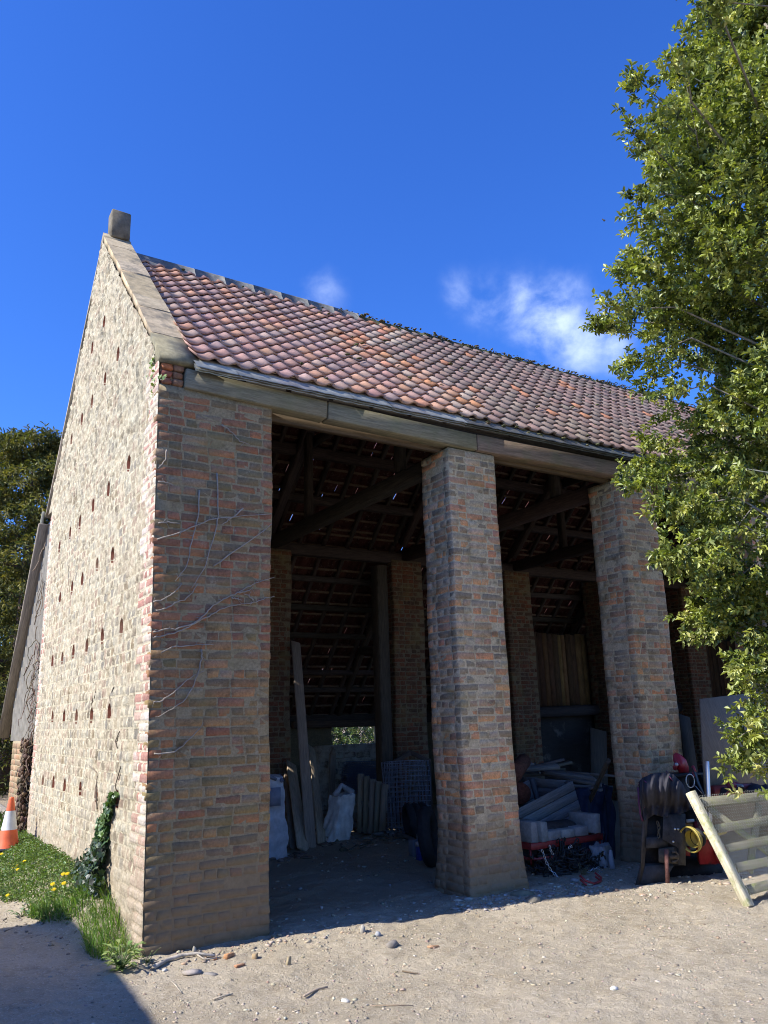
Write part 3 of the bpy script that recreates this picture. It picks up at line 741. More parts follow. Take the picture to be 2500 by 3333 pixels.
# aisle gable: corrugated sheet, barge boards, brick end
mb = MB(); ns = 170; ya, yb_ = 5.40, 7.62
def cs(y): return min(4.70, 4.66-1.21*(y-5.60))-.16
Pg = [[(.03-.030*math.cos(2*math.pi*(ya+(yb_-ya)*i/ns)/.125), ya+(yb_-ya)*i/ns, z) for z in (1.46, max(1.48, cs(ya+(yb_-ya)*i/ns)))] for i in range(ns+1)]
mb.grid(Pg, (.25, .225, .18)); mb.build('corrugated_sheet', MT['sheet'], barn)
timber('barge_board', (-.05, 5.62, 4.52), (-.05, 8.12, 1.50), .03, .17, (1, 0, 0), (.30, .26, .20), 'oldwood')
timber('barge_board', (-.075, 5.60, 4.70), (-.075, 8.25, 1.52), .03, .05, (1, 0, 0), (.42, .38, .30), 'oldwood')
mb = MB(); mb.box((.15, 6.35, .6), (.38, 1.34, 1.72), None, (.32, .28, .22))
for c in range(18):
    y = 5.7-.1*(c % 2)
    while y < 7.0:
        l = .235 if c % 4 else .118
        if y+l > 5.68: mb.box((-.03, min(y+l/2, 7.03-l/2), .06+c*CH), (.03, l-.012, CH-.011), None, jit(random.choice([(.34, .22, .16), (.28, .20, .15), (.38, .27, .2), (.25, .2, .16)]), .15), .003, .005)
        y += l
mb.build('aisle_end_wall', MT['brick'], barn)
# plank panels and dark lower sheets between the inner piers
for i in (2, 3, 4):
    a = PX[i]+PW+.02; b = (PX[i+1] if i < 4 else XE)
    x = a-.15; 
    while x < b+.1:
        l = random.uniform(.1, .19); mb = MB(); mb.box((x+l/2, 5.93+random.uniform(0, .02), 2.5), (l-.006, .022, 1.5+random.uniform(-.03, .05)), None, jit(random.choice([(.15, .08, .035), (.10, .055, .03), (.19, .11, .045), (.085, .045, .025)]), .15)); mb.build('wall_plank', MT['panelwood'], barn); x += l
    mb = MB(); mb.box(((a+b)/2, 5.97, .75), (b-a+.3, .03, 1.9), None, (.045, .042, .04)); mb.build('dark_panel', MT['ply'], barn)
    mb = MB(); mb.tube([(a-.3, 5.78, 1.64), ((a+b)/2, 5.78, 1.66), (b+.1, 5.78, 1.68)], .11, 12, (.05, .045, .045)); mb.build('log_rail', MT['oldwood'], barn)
# big timber post beside the second inner pier
timber('aisle_post', (5.60, 5.5, -.1), (5.60, 5.5, 4.3), .22, .22, (0, 1, 0), (.09, .07, .055))
# ================================================================== THINGS
def r4(x, y): return 850+x*.3617, 2100+y*.3617
def rb(x, y): return 1600+x*.3014, 2450+y*.3014
def rm_(x, y): return 2000+x*.3014, 2400+y*.3014
def gnd(px, py, z0=0.):
    p = at(px, py, 'z', z0)
    for _ in range(3): p = at(px, py, 'z', gzs(p[0], p[1]))
    return p
def simple(name, mb, mat, label, cat, group=None, smooth=False):
    return tag(mb.build(name, MT[mat] if isinstance(mat, str) else mat, None, smooth), label, cat, group)

# ---- creeper stems on the corner pier
s5 = lambda x, y: (500+x*.2712, 1900+y*.2712)
s1 = lambda x, y: (x*.5425, 650+y*.5425)
ST = [[s5(*p) for p in q] for q in (
 [(0,575),(190,540),(250,550),(480,480),(560,420),(640,340),(720,260),(850,180),(1000,110),(1150,30),(1300,-40),(1425,-70)],
 [(0,650),(100,625),(240,590),(420,520),(560,440),(700,370),(760,330),(930,260),(1170,235),(1290,200),(1370,160),(1450,155)],
 [(0,220),(110,190),(200,140),(270,80),(340,0)], [(30,330),(150,300),(260,225),(370,195),(470,100),(530,0)],
 [(100,830),(230,760),(440,745),(560,725),(720,735)], [(580,790),(575,900),(540,1050),(480,1220),(360,1410),(230,1500),(50,1600)],
 [(0,1420),(70,1415),(200,1340),(330,1215),(470,1110),(610,1045)], [(0,2040),(240,2025),(350,1950),(560,1730)], [(1020,110),(1100,95),(1180,60)], [(930,170),(1010,180),(1060,200)], [(1200,200),(1150,150),(1080,120)])]
ST += [[s1(*p) for p in q] for q in (
 [(945,2040),(1100,1990),(1250,1920),(1420,1900),(1630,1885)], [(1200,1745),(1190,1900),(1150,2050),(1120,2200),(1050,2290)],
 [(1305,1640),(1310,1900),(1290,2000),(1230,2200),(1150,2330)], [(1280,2200),(1450,2080),(1630,1945)], [(1330,1350),(1400,1400),(1440,1450),(1500,1470)],
 [(1000,1500),(995,1560),(950,1610)], [(950,1690),(1010,1700),(1040,1712)], [(950,1940),(1010,1935),(1080,1945)], [(1460,1850),(1390,1910),(1330,1950)])]
cr = thing('creeper', (.5, -.02, 1.6), 'bare dry creeper stems clinging to the front of the wide corner pier', 'creeper')
for q in ST:
    P = [at(a, b, 'y', -.022-.006*random.random()) for a, b in q]; pts = []
    for a, b in zip(P[:-1], P[1:]):
        for k in range(4): pts.append(a+(b-a)*k/4+rng.uniform(-.005, .005, 3)*vec(1, .6, 1))
    pts.append(P[-1]); n = len(pts)
    mb = MB(); mb.tube(pts, [max(.003, .0075*(1-.6*i/n)) for i in range(n)], 6, (.34, .285, .22))
    for _ in range(n//3):
        a = pts[random.randrange(n)]; d = rng.uniform(-1, 1, 3)*vec(.05, .01, .05); mb.tube([a, a+d*.5+vec(0, 0, .005), a+d], [.0025, .002, .001], 4, (.30, .26, .21))
    mb.build('stem', MT['stem'], cr)

def leaf(mb, p, d, up, ln, wd, col, fold=.25, curl=.15):
    """one leaf as two bent halves"""
    d = np.array(d, float); d /= np.linalg.norm(d)+1e-9; s = np.cross(d, up); s /= np.linalg.norm(s)+1e-9; u = np.cross(s, d)
    a = p; m_ = p+d*ln*.5; t = p+d*ln-u*ln*curl
    l = m_+s*wd*.5+u*wd*fold; r = m_-s*wd*.5+u*wd*fold
    mb.add([a, l, t, r, m_], [(0, 4, 1), (4, 2, 1), (0, 3, 4), (4, 3, 2)], col)
def ivy_leaf(mb, p, nrm, size, col):
    x, y, z = frame(nrm); a0 = random.uniform(0, 6.3); n = 5; V = [p]
    for k in range(10):
        a = a0+k*math.pi/5; r = size*(1 if k % 2 == 0 else .62); V.append(p+x*math.cos(a)*r+y*math.sin(a)*r+z*random.uniform(-.1, .2)*size)
    mb.add(V, [(0, 1+k, 1+(k+1) % 10) for k in range(10)], col)
# ---- ivy patch on the gable
iv = thing('ivy', at(345, 2860, 'x', -.03), 'dark green ivy climbing the stone gable up to the lowest hole', 'ivy')
ml = MB(); r8 = lambda x, y: (x*.452, 2200+y*.452)
path = [(690,1560,80),(700,1480,85),(690,1400,75),(700,1330,60),(740,1270,45),(750,1200,32),(755,1120,26),(760,1050,22),(790,1000,20),(805,930,16),(825,880,15),(840,850,12)]
for (x, y, r), (x2, y2, r2) in zip(path[:-1], path[1:]):
    for _ in range(int(r*2.6)):
        t = random.random(); a = random.uniform(0, 6.3); q = random.random()**.6
        px, py = r8(x+(x2-x)*t+math.cos(a)*r*q, y+(y2-y)*t+math.sin(a)*r*q)
        p = at(px, py, 'x', -.02); p[0] -= random.uniform(0, .11*(r/80)+.02)
        c = jit(random.choice([(.03, .055, .025), (.045, .08, .03), (.06, .075, .05)]), .3) if y > 1250 else jit(random.choice([(.10, .17, .04), (.07, .13, .03), (.05, .1, .03)]), .25)
        ivy_leaf(ml, p, rng.normal(0, .5, 3)+vec(-1, -.3, .2), random.uniform(.018, .036), c)
ml.build('foliage', MT['leaf'], iv)
ms = MB()
for k in range(6):
    pts = []
    for (x, y, r) in path: pts.append(at(*r8(x+random.uniform(-.6, .6)*r, y), 'x', -.02)+vec(-.01*random.random(), 0, 0))
    ms.tube([at(*r8(700+k*10, 1650), 'x', -.03)]+pts[:random.randint(6, 12)], .006, 5, (.16, .12, .08))
for q in ([(840,850),(830,790),(850,720),(870,650)], [(700,900),(690,820),(700,720)], [(690,880),(700,700),(640,640)], [(660,220),(670,120),(672,40)], [(640,240),(680,160),(700,60),(672,10)], [(800,230),(790,150),(820,80)], [(845,520),(830,470),(860,400)], [(700,960),(690,880),(695,800)]):
    ms.tube([at(*r8(*p), 'x', -.015) for p in q], .005, 5, (.2, .16, .12))
ms.build('stem', MT['stem'], iv)
sp = thing('ivy_sprig', at(500, 1230, 'x', -.03), 'small bright ivy sprig growing under the kneeler stone at the eaves corner', 'ivy')
ml = MB(); ms = MB()
for (a, b), (c, d) in (((520,1200),(490,1230)), ((490,1230),(462,1226)), ((505,1190),(500,1175)), ((515,1240),(540,1225)), ((515,1230),(500,1265)), ((500,1205),(498,1180)), ((510,1250),(495,1290))):
    p, q = at(a, b, 'x', -.03), at(c, d, 'x', -.06); ms.tube([p, (p+q)/2+rng.uniform(-.01, .01, 3), q], .004, 5, (.3, .25, .18))
    for _ in range(13): ivy_leaf(ml, p+(q-p)*random.random()+rng.uniform(-.03, .03, 3), rng.normal(0, .6, 3)+vec(-1, -.5, .3), random.uniform(.014, .024), jit(random.choice([(.22, .30, .07), (.14, .22, .05), (.28, .34, .1)]), .2))
ml.build('foliage', MT['leaf'], sp); ms.build('stem', MT['stem'], sp)
# ---- dead creeper at the far edge of the gable
dc = thing('dead_creeper', (-.05, 5.45, .2), 'tangle of dead brown creeper hanging down the far edge of the stone gable', 'creeper')
mb = MB()
for k in range(60):
    y = 5.42+random.uniform(-.08, .25); z = random.uniform(.3, 2.8 if k % 3 else 4.4); pts = [vec(-.04, y, z)]
    for _ in range(7): pts.append(pts[-1]+rng.uniform(-1, 1, 3)*vec(.04, .07, .06)+vec(0, .0, -.06)); pts[-1][0] = min(pts[-1][0], .0); pts[-1][1] = np.clip(pts[-1][1], 5.3, 5.85+max(0, 0))
    mb.tube(pts, random.uniform(.003, .008), 5, jit((.20, .15, .11), .3))
mb.build('stem', MT['stem'], dc); mb = MB()
for k in range(420):
    z = random.uniform(.25, 1.5); mb.blob((random.uniform(-.12, .0), 5.5+random.uniform(-.12, .18), z), random.uniform(.012, .03), jit((.13, .09, .06), .4), sq=(1, 1, 1.5), rough=.5)
mb.build('dead_foliage', MT['stem'], dc)

# ---- traffic cones
def cone(p, s, label, tilt=(0, 0)):
    t = thing('traffic_cone', p, label, 'traffic cone', 'traffic cones beside the gable'); ax = vec(tilt[0], tilt[1], 1)
    m1 = MB(); m1.lathe([(.17*s, .03*s), (.135*s, .12*s), (.105*s, .27*s), (.061*s, .52*s), (.035*s, .68*s), (.032*s, .70*s), (.0, .705*s)], p, ax, 28, (.72, .13, .04)); m1.build('cone_body', MT['plastic'], t, True)
    m2 = MB(); m2.lathe([(.106*s, .268*s), (.064*s, .52*s)], p, ax, 28, (.62, .63, .64)); m2.build('reflective_sleeve', MT['plastic'], t, True)
    m3 = MB(); m3.box(np.array(p)+vec(0, 0, .018*s), (.42*s, .42*s, .035*s), None, (.03, .03, .05), 0, .012); m3.build('base', MT['rubber'], t)
c0 = gnd(24, 2766, .24)
cone(c0, .86, 'bigger orange and white traffic cone on the grass bank beside the gable')
c1 = vec(-.02, 5.95, .2); cone(at(64, 2752, 'y', 5.9)*vec(1, 1, 0)+vec(0, 0, .22), .6, 'smaller traffic cone mostly hidden behind the bigger one')
# ---- red implement leaning behind the cones
rt = thing('folded_implement', (-.14, 6.3, .2), 'red implement panel with a sloping black edge bar behind the traffic cones', 'farm implement')
a, b, c, d = at(25, 2700, 'y', 6.5), at(98, 2540, 'y', 6.5), at(100, 2740, 'y', 6.5), at(22, 2760, 'y', 6.5)
m1 = MB(); m1.prism([a, b, c, d], (0, .05, 0), (.30, .03, .03)); m1.build('panel', MT['red'], rt)
m1 = MB(); m1.bar(a+vec(0, -.03, .02), b+vec(0, -.03, .04), .04, .05, (0, -1, 0), (.05, .05, .05)); m1.bar(a+vec(0, -.03, 0), d+vec(0, -.03, 0), .04, .04, (0, -1, 0), (.06, .06, .06)); m1.build('edge_bar', MT['metalblack'], rt)

# ---- bulk bag inside the first bay
def crumple(mb, c, size, col, rot=0, n=13, amp=.035, topk=.0):
    """soft box with folds"""
    c = np.array(c, float); cr_, sr_ = math.cos(rot), math.sin(rot)
    for f in range(5):
        P = []
        for i in range(n):
            row = []
            for j in range(n):
                u, v = i/(n-1)*2-1, j/(n-1)*2-1
                if f == 4: q = vec(u, v, 1)
                else: q = [vec(u, -1, v), vec(1, u, v), vec(-u, 1, v), vec(-1, -u, v)][f]
                k = 1-.07*(q[2])-.06*(abs(q[0])**4*abs(q[1])**4)
                q = q*vec(k, k, 1)
                w_ = amp*(math.sin(q[2]*7+q[0]*3+math.sin(q[1]*5)*1.5)+.7*math.sin(q[0]*11+q[2]*4+q[1]*8)+.5*math.sin(q[2]*17+q[0]*5))
                q = q*(1+w_)*vec(size[0], size[1], size[2])/2
                row.append(c+vec(q[0]*cr_-q[1]*sr_, q[0]*sr_+q[1]*cr_, q[2]+size[2]/2))
            P.append(row)
        mb.grid(P, col)
p = gnd(*r4(70, 1935)); bb = thing('bulk_bag', p+vec(.1, .35, 0), 'tall pale grey bulk bag standing just behind the corner pier', 'bag')
mb = MB(); crumple(mb, p+vec(-.10, .36, -.02), (.72, .66, .98), (.56, .54, .55), .1, 17, .028); mb.build('bag_body', MT['poly'], bb, True)
mb = MB(); top = p+vec(-.10, .36, .93)
mb.tube([top+vec(-.3, -.3, 0), top+vec(-.2, -.28, .14), top+vec(.0, -.3, .10), top+vec(.22, -.3, .0)], [.02, .03, .03, .02], 8, (.2, .21, .27)); mb.tube([top+vec(.3, -.3, -.02), top+vec(.36, -.1, .03), top+vec(.34, .2, 0)], .025, 8, (.17, .18, .25)); mb.build('lifting_loop', MT['cloth'], bb, True)
mb = MB(); q = p+vec(-.02, -.0, .62)
mb.prism([q+vec(0, 0, 0), q+vec(.17, 0, 0), q+vec(.17, 0, .22), q+vec(0, 0, .22)], (0, -.012, 0), (.26, .275, .34)); mb.build('printed_panel', MT['poly'], bb)
# ---- leaning boards
def board(b, t, w_, label, col, th=.025, mat='board', up=(0, -1, 0), group='boards leaning at the back of the first bay', pointed=False):
    mb = MB()
    if pointed:
        x, y, z = frame(np.array(t)-np.array(b), up); t2 = np.array(t)-z*.14
        mb.bar(b, t2, w_, th, up, col, .003, .003)
        P = [t2-x*w_/2, t2+x*w_/2, np.array(t)]; mb.prism([q-y*th/2 for q in P], y*th, col)
    else: mb.bar(b, t, w_, th, up, col, .004, .003)
    return simple('board', mb, mat, label, 'board', group)
board(gnd(1013, 2760), at(962, 2090, 'y', 5.22), .16, 'very long narrow board leaning up against the inner brick pier', (.33, .25, .19))
board(gnd(987, 2768), at(947, 2484, 'y', 5.1), .19, 'short pale knotty board nearest the bulk bag', (.50, .39, .27), .03)
board(gnd(966, 2768)+vec(0, .1, 0), at(931, 2486, 'y', 5.22), .12, 'dark short board behind the pale knotty board', (.24, .18, .13))
board(gnd(1049, 2754), at(1013, 2432, 'y', 5.6), .15, 'pale board leaning right of the very long board', (.44, .34, .23), .03)
board(at(1076, 2690, 'y', 7.45), at(1084, 2432, 'y', 7.64), .12, 'pointed wooden stake leaning on the low stone wall', (.28, .22, .17), .05, pointed=True)
# ---- sack
p = gnd(*r4(700, 1765)); sk = MB(); crumple(sk, p+vec(.03, .15, 0), (.33, .26, .58), (.64, .61, .56), .3, 15, .05)
for V in sk.v:
    dz = V[:, 2]-p[2]; V[:, 0] += dz*.22; V[:, 2] += 0
mb = sk; mb.tube([p+vec(.0, .1, .58), p+vec(.12, .12, .72), p+vec(.3, .16, .6)], [.05, .03, .06], 8, (.38, .385, .41))
simple('sack', mb, 'poly', 'crumpled white sack standing on the floor left of the pallet', 'sack', None, True)
# ---- pallet on end
pr = gnd(*r4(1000, 1700)); TL = at(*r4(880, 1150), 'y', pr[1]+.15); TR = at(*r4(1140, 1262), 'y', pr[1]-.1); BL = at(*r4(880, 1690), 'y', pr[1]+.1); BRp = at(*r4(1110, 1705), 'y', pr[1]-.15)
pt = thing('pallet', pr, 'dark wooden pallet standing on edge in front of the wire netting', 'pallet')
for k in range(5):
    u = (k+.3)/4.8; mb = MB(); mb.bar(BL+(BRp-BL)*u, TL+(TR-TL)*u, .10, .02, (0, -1, 0), jit((.24, .19, .14), .15), .003); mb.build('deck_board', MT['board'], pt)
for v in (.05, .5, .93):
    a = BL+(TL-BL)*v; b = BRp+(TR-BRp)*v; mb = MB(); mb.bar(a+vec(0, .05, 0), b+vec(.05, .05, 0), .09, .08, (0, 0, 1), jit((.28, .22, .17), .1), .004, .006); mb.build('bearer', MT['board'], pt)
# ---- rolls of netting
def netroll(c, ax, L_, r, label, col, cell=.09, layers=3):
    t = thing('netting_roll', c, label, 'wire netting', 'rolls of wire netting by the low wall'); mb = MB(); x, y, z = frame(ax)
    for l in range(layers):
        rr = r*(1-.14*l); n = int(2*math.pi*rr/cell); m_ = int(L_/cell)
        def P(a, h): 
            w_ = 1+.05*math.sin(a*3+h*5+l); return c+z*h+(x*math.cos(a)+y*math.sin(a))*rr*w_
        for k in range(n):
            a = 2*math.pi*k/n; mb.tube([P(a, L_*q/6) for q in range(7)], .0028, 3, col, False)
        for k in range(m_+1):
            mb.tube([P(2*math.pi*q/16, L_*k/m_) for q in range(16)], .0028, 3, col, False, True)
    mb.build('mesh_wires', MT['rust'], t); return t
q = gnd(*r4(1300, 1690))
netroll(q+vec(.08, .05, .0), (.05, .1, 1), 1.0, .36, 'upright roll of square wire netting beside the second pier', (.26, .29, .36), .07, 4)
netroll(at(*r4(760, 1180), 'y', 7.0)+vec(0, 0, 0), (1, -.25, -.1), 1.3, .28, 'dark blue roll of netting lying along the low stone wall', (.11, .13, .2), .045, 5)
# ---- timber A-frame in front of the netting
t = thing('timber_frame', at(*r4(1320, 1200), 'y', 5.0), 'small timber frame shaped like a pointed roof above the wire netting', 'timber frame')
a, b, c = at(*r4(1110, 1110), 'y', 5.1), at(*r4(1340, 965), 'y', 5.0), at(*r4(1520, 1045), 'y', 4.9)
for p_, q_ in ((a, b), (b, c)):
    mb = MB(); mb.bar(p_, q_, .05, .075, (0, 0, 1), (.12, .085, .07), .003); mb.build('sloping_rail', MT['oldwood'], t)
for p_ in (a, c):
    mb = MB(); mb.bar(p_*vec(1, 1, 0)+vec(0, .03, -.05), p_+vec(0, .03, 0), .05, .05, (0, 1, 0), (.1, .075, .06)); mb.build('post', MT['oldwood'], t)
# ---- tyres
def tyre(c, ax, r, w_, label, col=(.035, .035, .037)):
    mb = MB(); prof = []
    for k in range(13):
        a = 2*math.pi*k/12; prof.append((r-w_*.45+math.cos(a)*w_*.42*(1 if math.cos(a) < 0 else 1.05), math.sin(a)*w_*.5))
    mb.lathe(prof, c, ax, 34, col); return simple('tyre', mb, 'rubber', label, 'tyre', 'old tyres left of the second pier', True)
for k, (x, y) in enumerate(((1340, 1640), (1400, 1610), (1460, 1580))):
    g_ = at(*r4(x, y), 'y', 3.4); tyre(vec(g_[0], g_[1], gzs(g_[0], g_[1])+.24), (1, -.35, .1), .25, .12, ['leftmost of the row of old tyres beside the second pier', 'middle one of the row of old tyres beside the second pier', 'old tyre nearest the second pier in the row behind it'][k])
g_ = gnd(*r4(1535, 2030)); tyre(vec(g_[0]+.12, g_[1]+.2, g_[2]+.33), (.7, -.7, .12), .34, .16, 'black tyre leaning against the side of the second pier')
# ---- pipe and litter
mb = MB(); mb.tube([gnd(*r4(1010, 1730))+vec(0, 0, .03), gnd(*r4(1180, 1712))+vec(0, 0, .05), gnd(*r4(1300, 1750))+vec(0, 0, .04), gnd(*r4(1430, 1800))+vec(0, 0, .03)], .03, 10, (.12, .115, .10)); simple('pipe', mb, 'plastic', 'long dark pipe lying across the rubble of the first bay', 'pipe', None, True)
p = gnd(*r4(1447, 1930)); mb = MB(); mb.box(p+vec(0, 0, .09), (.11, .08, .19), None, (.03, .06, .30), .004, .004); bx_ = thing('carton', p, 'small blue and white carton on the floor left of the second pier', 'carton'); mb.build('box_body', MT['plastic'], bx_); mb = MB(); mb.box(p+vec(.0, 0, .175), (.116, .086, .05), None, (.5, .52, .55)); mb.build('white_band', MT['plastic'], bx_)
p = gnd(*r4(1395, 1895)); mb = MB(); mb.box(p+vec(0, 0, .09), (.15, .12, .2), None, (.13, .14, .16), .004, .01); simple('container', mb, 'plastic', 'grey plastic container beside the blue and white carton', 'container')
p = gnd(*r4(1450, 1800))+vec(0, .1, .1); mb = MB(); mb.lathe([(.0, 0), (.055, .0), (.055, .24), (.03, .27), (.0, .275)], p, (1, -.2, -.25), 16, (.42, .46, .5)); simple('bottle', mb, 'plastic', 'pale plastic bottle lying on the litter above the carton', 'bottle', None, True)

# ================================================================== SECOND BAY
o0 = gnd(*rb(440, 1260)); YS = .62
A_ = at(*rb(415, 930), 'y', YS); B_ = at(*rb(1195, 890), 'y', YS); zt = (A_[2]+B_[2])/2-.05
Lx = B_[0]-A_[0]; ws = .42
st = thing('steel_stand', (A_[0]+Lx/2, YS+ws/2, -.05), 'red steel stand carrying concrete blocks beside the second pier', 'stand')
def rail(p, q, w_=.03, t_=.07): mb = MB(); mb.bar(p, q, w_, t_, (0, 0, 1), (.36, .04, .035), 0, .004); mb.build('rail', MT['red'], st)
xa, xb = A_[0], B_[0]
rail((xa, YS, zt), (xb, YS, zt)); rail((xa, YS+ws, zt), (xb, YS+ws, zt)); rail((xa+.02, YS+.02, zt), (xa+.02, YS+ws-.02, zt)); rail((xb-.02, YS+.02, zt), (xb-.02, YS+ws-.02, zt))
for x in (xa+.01, xb-.03):
    for y in (YS+.02, YS+ws-.02): mb = MB(); mb.tube([(x, y, zt-.03), (x, y, .02)], .013, 8, (.32, .035, .03)); mb.build('leg', MT['red'], st)
mb = MB(); mb.tube([(xa-.02, YS+ws, .12), (xa-.0, YS+.06, .08), (xa+.05, YS-.04, .08), (xa+.6, YS-.05, .08), (xb-.1, YS, .08), (xb, YS+.1, .08)], .016, 8, (.36, .045, .04)); mb.build('hoop', MT['red'], st, True)
bz = zt+.035; CB = (.33, .325, .31)
bl = [((xa+.06, YS+ws/2-.02, bz+.11), (.11, .42, .22), 'rough concrete block on edge at the left end of the red stand'), ((xa+.20, YS+ws/2-.02, bz+.105), (.10, .43, .21), 'broken concrete block on edge second from the left on the stand'),
      ((xa+.37, YS+ws/2, bz+.05), (.205, .42, .10), 'flat concrete block left of the middle on the red stand'), ((xa+.585, YS+ws/2, bz+.05), (.20, .43, .10), 'flat concrete block in the middle of the red stand'), ((xa+.80, YS+ws/2, bz+.055), (.205, .43, .105), 'flat pale concrete block right of the middle on the stand'), ((xb-.06, YS+ws/2, bz+.11), (.10, .43, .215), 'concrete block on edge at the right end of the red stand')]
for c, s_, lb in bl:
    mb = MB(); c = (min(c[0], xb-.12 if 'right of' in lb else c[0]), c[1], c[2]); mb.box(c, s_, None, jit(CB, .08), .006, .008); simple('concrete_block', mb, 'concrete', lb, 'concrete block', 'concrete blocks on the red stand')
tk = thing('tank', (xa+.45, YS+.25, 0), 'dark cylindrical tank lying under the red stand', 'tank'); mb = MB(); mb.lathe([(0, 0), (.12, .0), (.17, .03), (.185, .08), (.185, .78), (.17, .83), (.12, .86), (0, .86)], (xa+.04, YS+.26, .22), (1, 0, 0), 28, (.06, .055, .055)); mb.build('tank_body', MT['metalblack'], tk, True)
mb = MB(); mb.bar((xa+.15, YS+.06, zt-.13), (xb-.05, YS+.04, zt-.14), .03, .05, (0, 0, 1), (.13, .10, .09)); mb.build('cross_bar', MT['rust'], tk)
# wooden crate, tipped
cb = at(*rb(1025, 665), 'y', 1.35); ct = at(*rb(870, 297), 'y', 1.35); cl = at(*rb(200, 645), 'y', 1.35)
ux = (cl-ct); ux /= np.linalg.norm(ux); dn_ = (cb-ct); hgt = np.linalg.norm(dn_); dn_ = dn_-ux*np.dot(dn_, ux); dn_ /= np.linalg.norm(dn_); bk = np.cross(ux, dn_); bk = bk if bk[1] > 0 else -bk
LEN = 1.25; DEP = .75; HT = hgt*1.05
crt = thing('wooden_crate', ct+ux*.6+dn_*HT, 'big grey wooden crate tipped on its side behind the red stand', 'crate')
for side, off in ((0, 0.), (1, DEP)):
    for k in range(4):
        p = ct+dn_*(HT*(k+.5)/4)+bk*off; mb = MB(); mb.bar(p, p+ux*LEN, HT/4-.008, .018, bk, jit((.30, .295, .29), .1), .002, .002); mb.build('side_board', MT['board'], crt)
for off in (.0, LEN):
    for k in range(4):
        p = ct+dn_*(HT*(k+.5)/4)+ux*(off+(.015 if off == 0 else -.015)); mb = MB(); mb.bar(p+bk*.02, p+bk*(DEP-.02), HT/4-.008, .018, ux, jit((.27, .27, .28), .1), .002, .002); mb.build('end_board', MT['board'], crt)
for off in (.05, LEN-.05):
    for d_ in (.04, DEP-.04):
        mb = MB(); p = ct+ux*off+bk*d_; mb.bar(p, p+dn_*HT, .06, .05, ux, (.16, .155, .165)); mb.build('corner_post', MT['board'], crt)
mb = MB(); mb.bar(ct+dn_*HT+ux*.02+bk*DEP/2, ct+dn_*HT+ux*LEN+bk*DEP/2, DEP, .018, dn_, (.15, .15, .16)); mb.build('base_board', MT['board'], crt)
# tarpaulin
def sheet_drape(name, corners, n, amp, col, mat, label, cat, thick=.0, parent=None, seed=1, freq=9):
    a, b, c, d = [np.array(q, float) for q in corners]; P = []
    nn = np.cross(b-a, d-a); nn /= np.linalg.norm(nn)
    for i in range(n):
        row = []
        for j in range(n):
            u, v = i/(n-1), j/(n-1); p = (a*(1-u)+b*u)*(1-v)+(d*(1-u)+c*u)*v
            w_ = math.sin(u*freq+2.2*math.sin(v*3+seed))+.5*math.sin(u*freq*2.3+v*4+seed*2)+.35*math.sin(v*11+u*5+seed)
            row.append(p+nn*w_*amp)
        P.append(row)
    mb = MB(); mb.grid(P, col); o = mb.build(name, MT[mat], parent, True)
    md = o.modifiers.new('thickness', 'SOLIDIFY'); md.thickness = .004
    if parent is None: tag(o, label, cat)
    return o
sheet_drape('tarpaulin', [at(*rb(900, 370), 'y', 1.9), at(*rb(1215, 430), 'y', 1.8), at(*rb(1230, 1100), 'y', 1.2), at(*rb(950, 1050), 'y', 1.35)], 24, .035, (.035, .045, .075), 'cloth', 'dark blue tarpaulin heaped right of the grey crate', 'tarpaulin')
sheet_drape('plastic_sheet', [at(*rb(1215, 330), 'y', 1.0), at(*rb(1320, 420), 'y', 1.1), at(*rb(1345, 1150), 'y', .7), at(*rb(1190, 1150), 'y', .75)], 20, .03, (.02, .028, .045), 'cloth', 'black plastic sheet hanging beside the third pier behind the post', 'plastic sheet', seed=3)
# timber heap boards
BD = [((360,170),(720,145),.10,(0.340,0.289,0.238),'pale board end lying across the top of the timber heap'), ((545,200),(1090,270),.09,(0.187,0.170,0.162),'long dark board topmost in the middle of the timber heap'), ((270,240),(800,215),.07,(0.153,0.128,0.102),'dark thin board under the pale board end'),
      ((600,235),(1210,350),.08,(0.170,0.153,0.145),'lower dark board sloping down to the right in the heap'), ((820,260),(1110,290),.11,(0.221,0.204,0.196),'short grey board at the right end of the heap'), ((340,240),(420,360),.16,(0.170,0.136,0.119),'brown board sloping down behind the crate corner'), ((380,150),(475,140),.12,(0.612,0.493,0.374),'short pale offcut on top of the timber heap')]
for k, (a, b, w_, c, lb) in enumerate(BD):
    p, q = at(*rb(*a), 'y', 2.9+.12*k), at(*rb(*b), 'y', 2.7+.15*k); mb = MB(); mb.bar(p, q, w_*1.6, .045, (0, -.3, 1), c, .004, .003); simple('heap_board', mb, 'board', lb, 'board', 'boards heaped at the back of the second bay')
mb = MB()
for k in range(26):
    x = random.uniform(6.6, 9.2); y = random.uniform(3.2, 4.4); a = random.uniform(-.5, .5); l = random.uniform(.3, .8); z = random.uniform(.1, .78)
    mb.bar((x-math.cos(a)*l, y-math.sin(a)*l, z), (x+math.cos(a)*l, y+math.sin(a)*l, z+random.uniform(-.2, .2)), random.uniform(.06, .15), .04, (0, 0, 1), jit((.16, .14, .12), .3))
tag(mb.build('scrap_heap', MT['board']), 'low jumble of dark scrap timber behind the crate', 'scrap timber', None, 'stuff')
mb = MB(); mb.tube([at(*rb(225, 270), 'y', 2.0), at(*rb(350, 85), 'y', 2.3)], .10, 16, (.22, .09, .055)); simple('clay_pipe', mb, 'rust', 'fat rust red pipe sticking out behind the second pier', 'pipe', None, True)
mb = MB(); mb.tube([at(*rb(290, 340), 'y', 1.9)+vec(0, 0, -.12), at(*rb(330, 330), 'y', 2.6)+vec(0, 0, -.12)], .14, 20, (.19, .06, .035)); simple('rusty_drum', mb, 'rust', 'rusty round drum below the fat red pipe', 'drum', None, True)
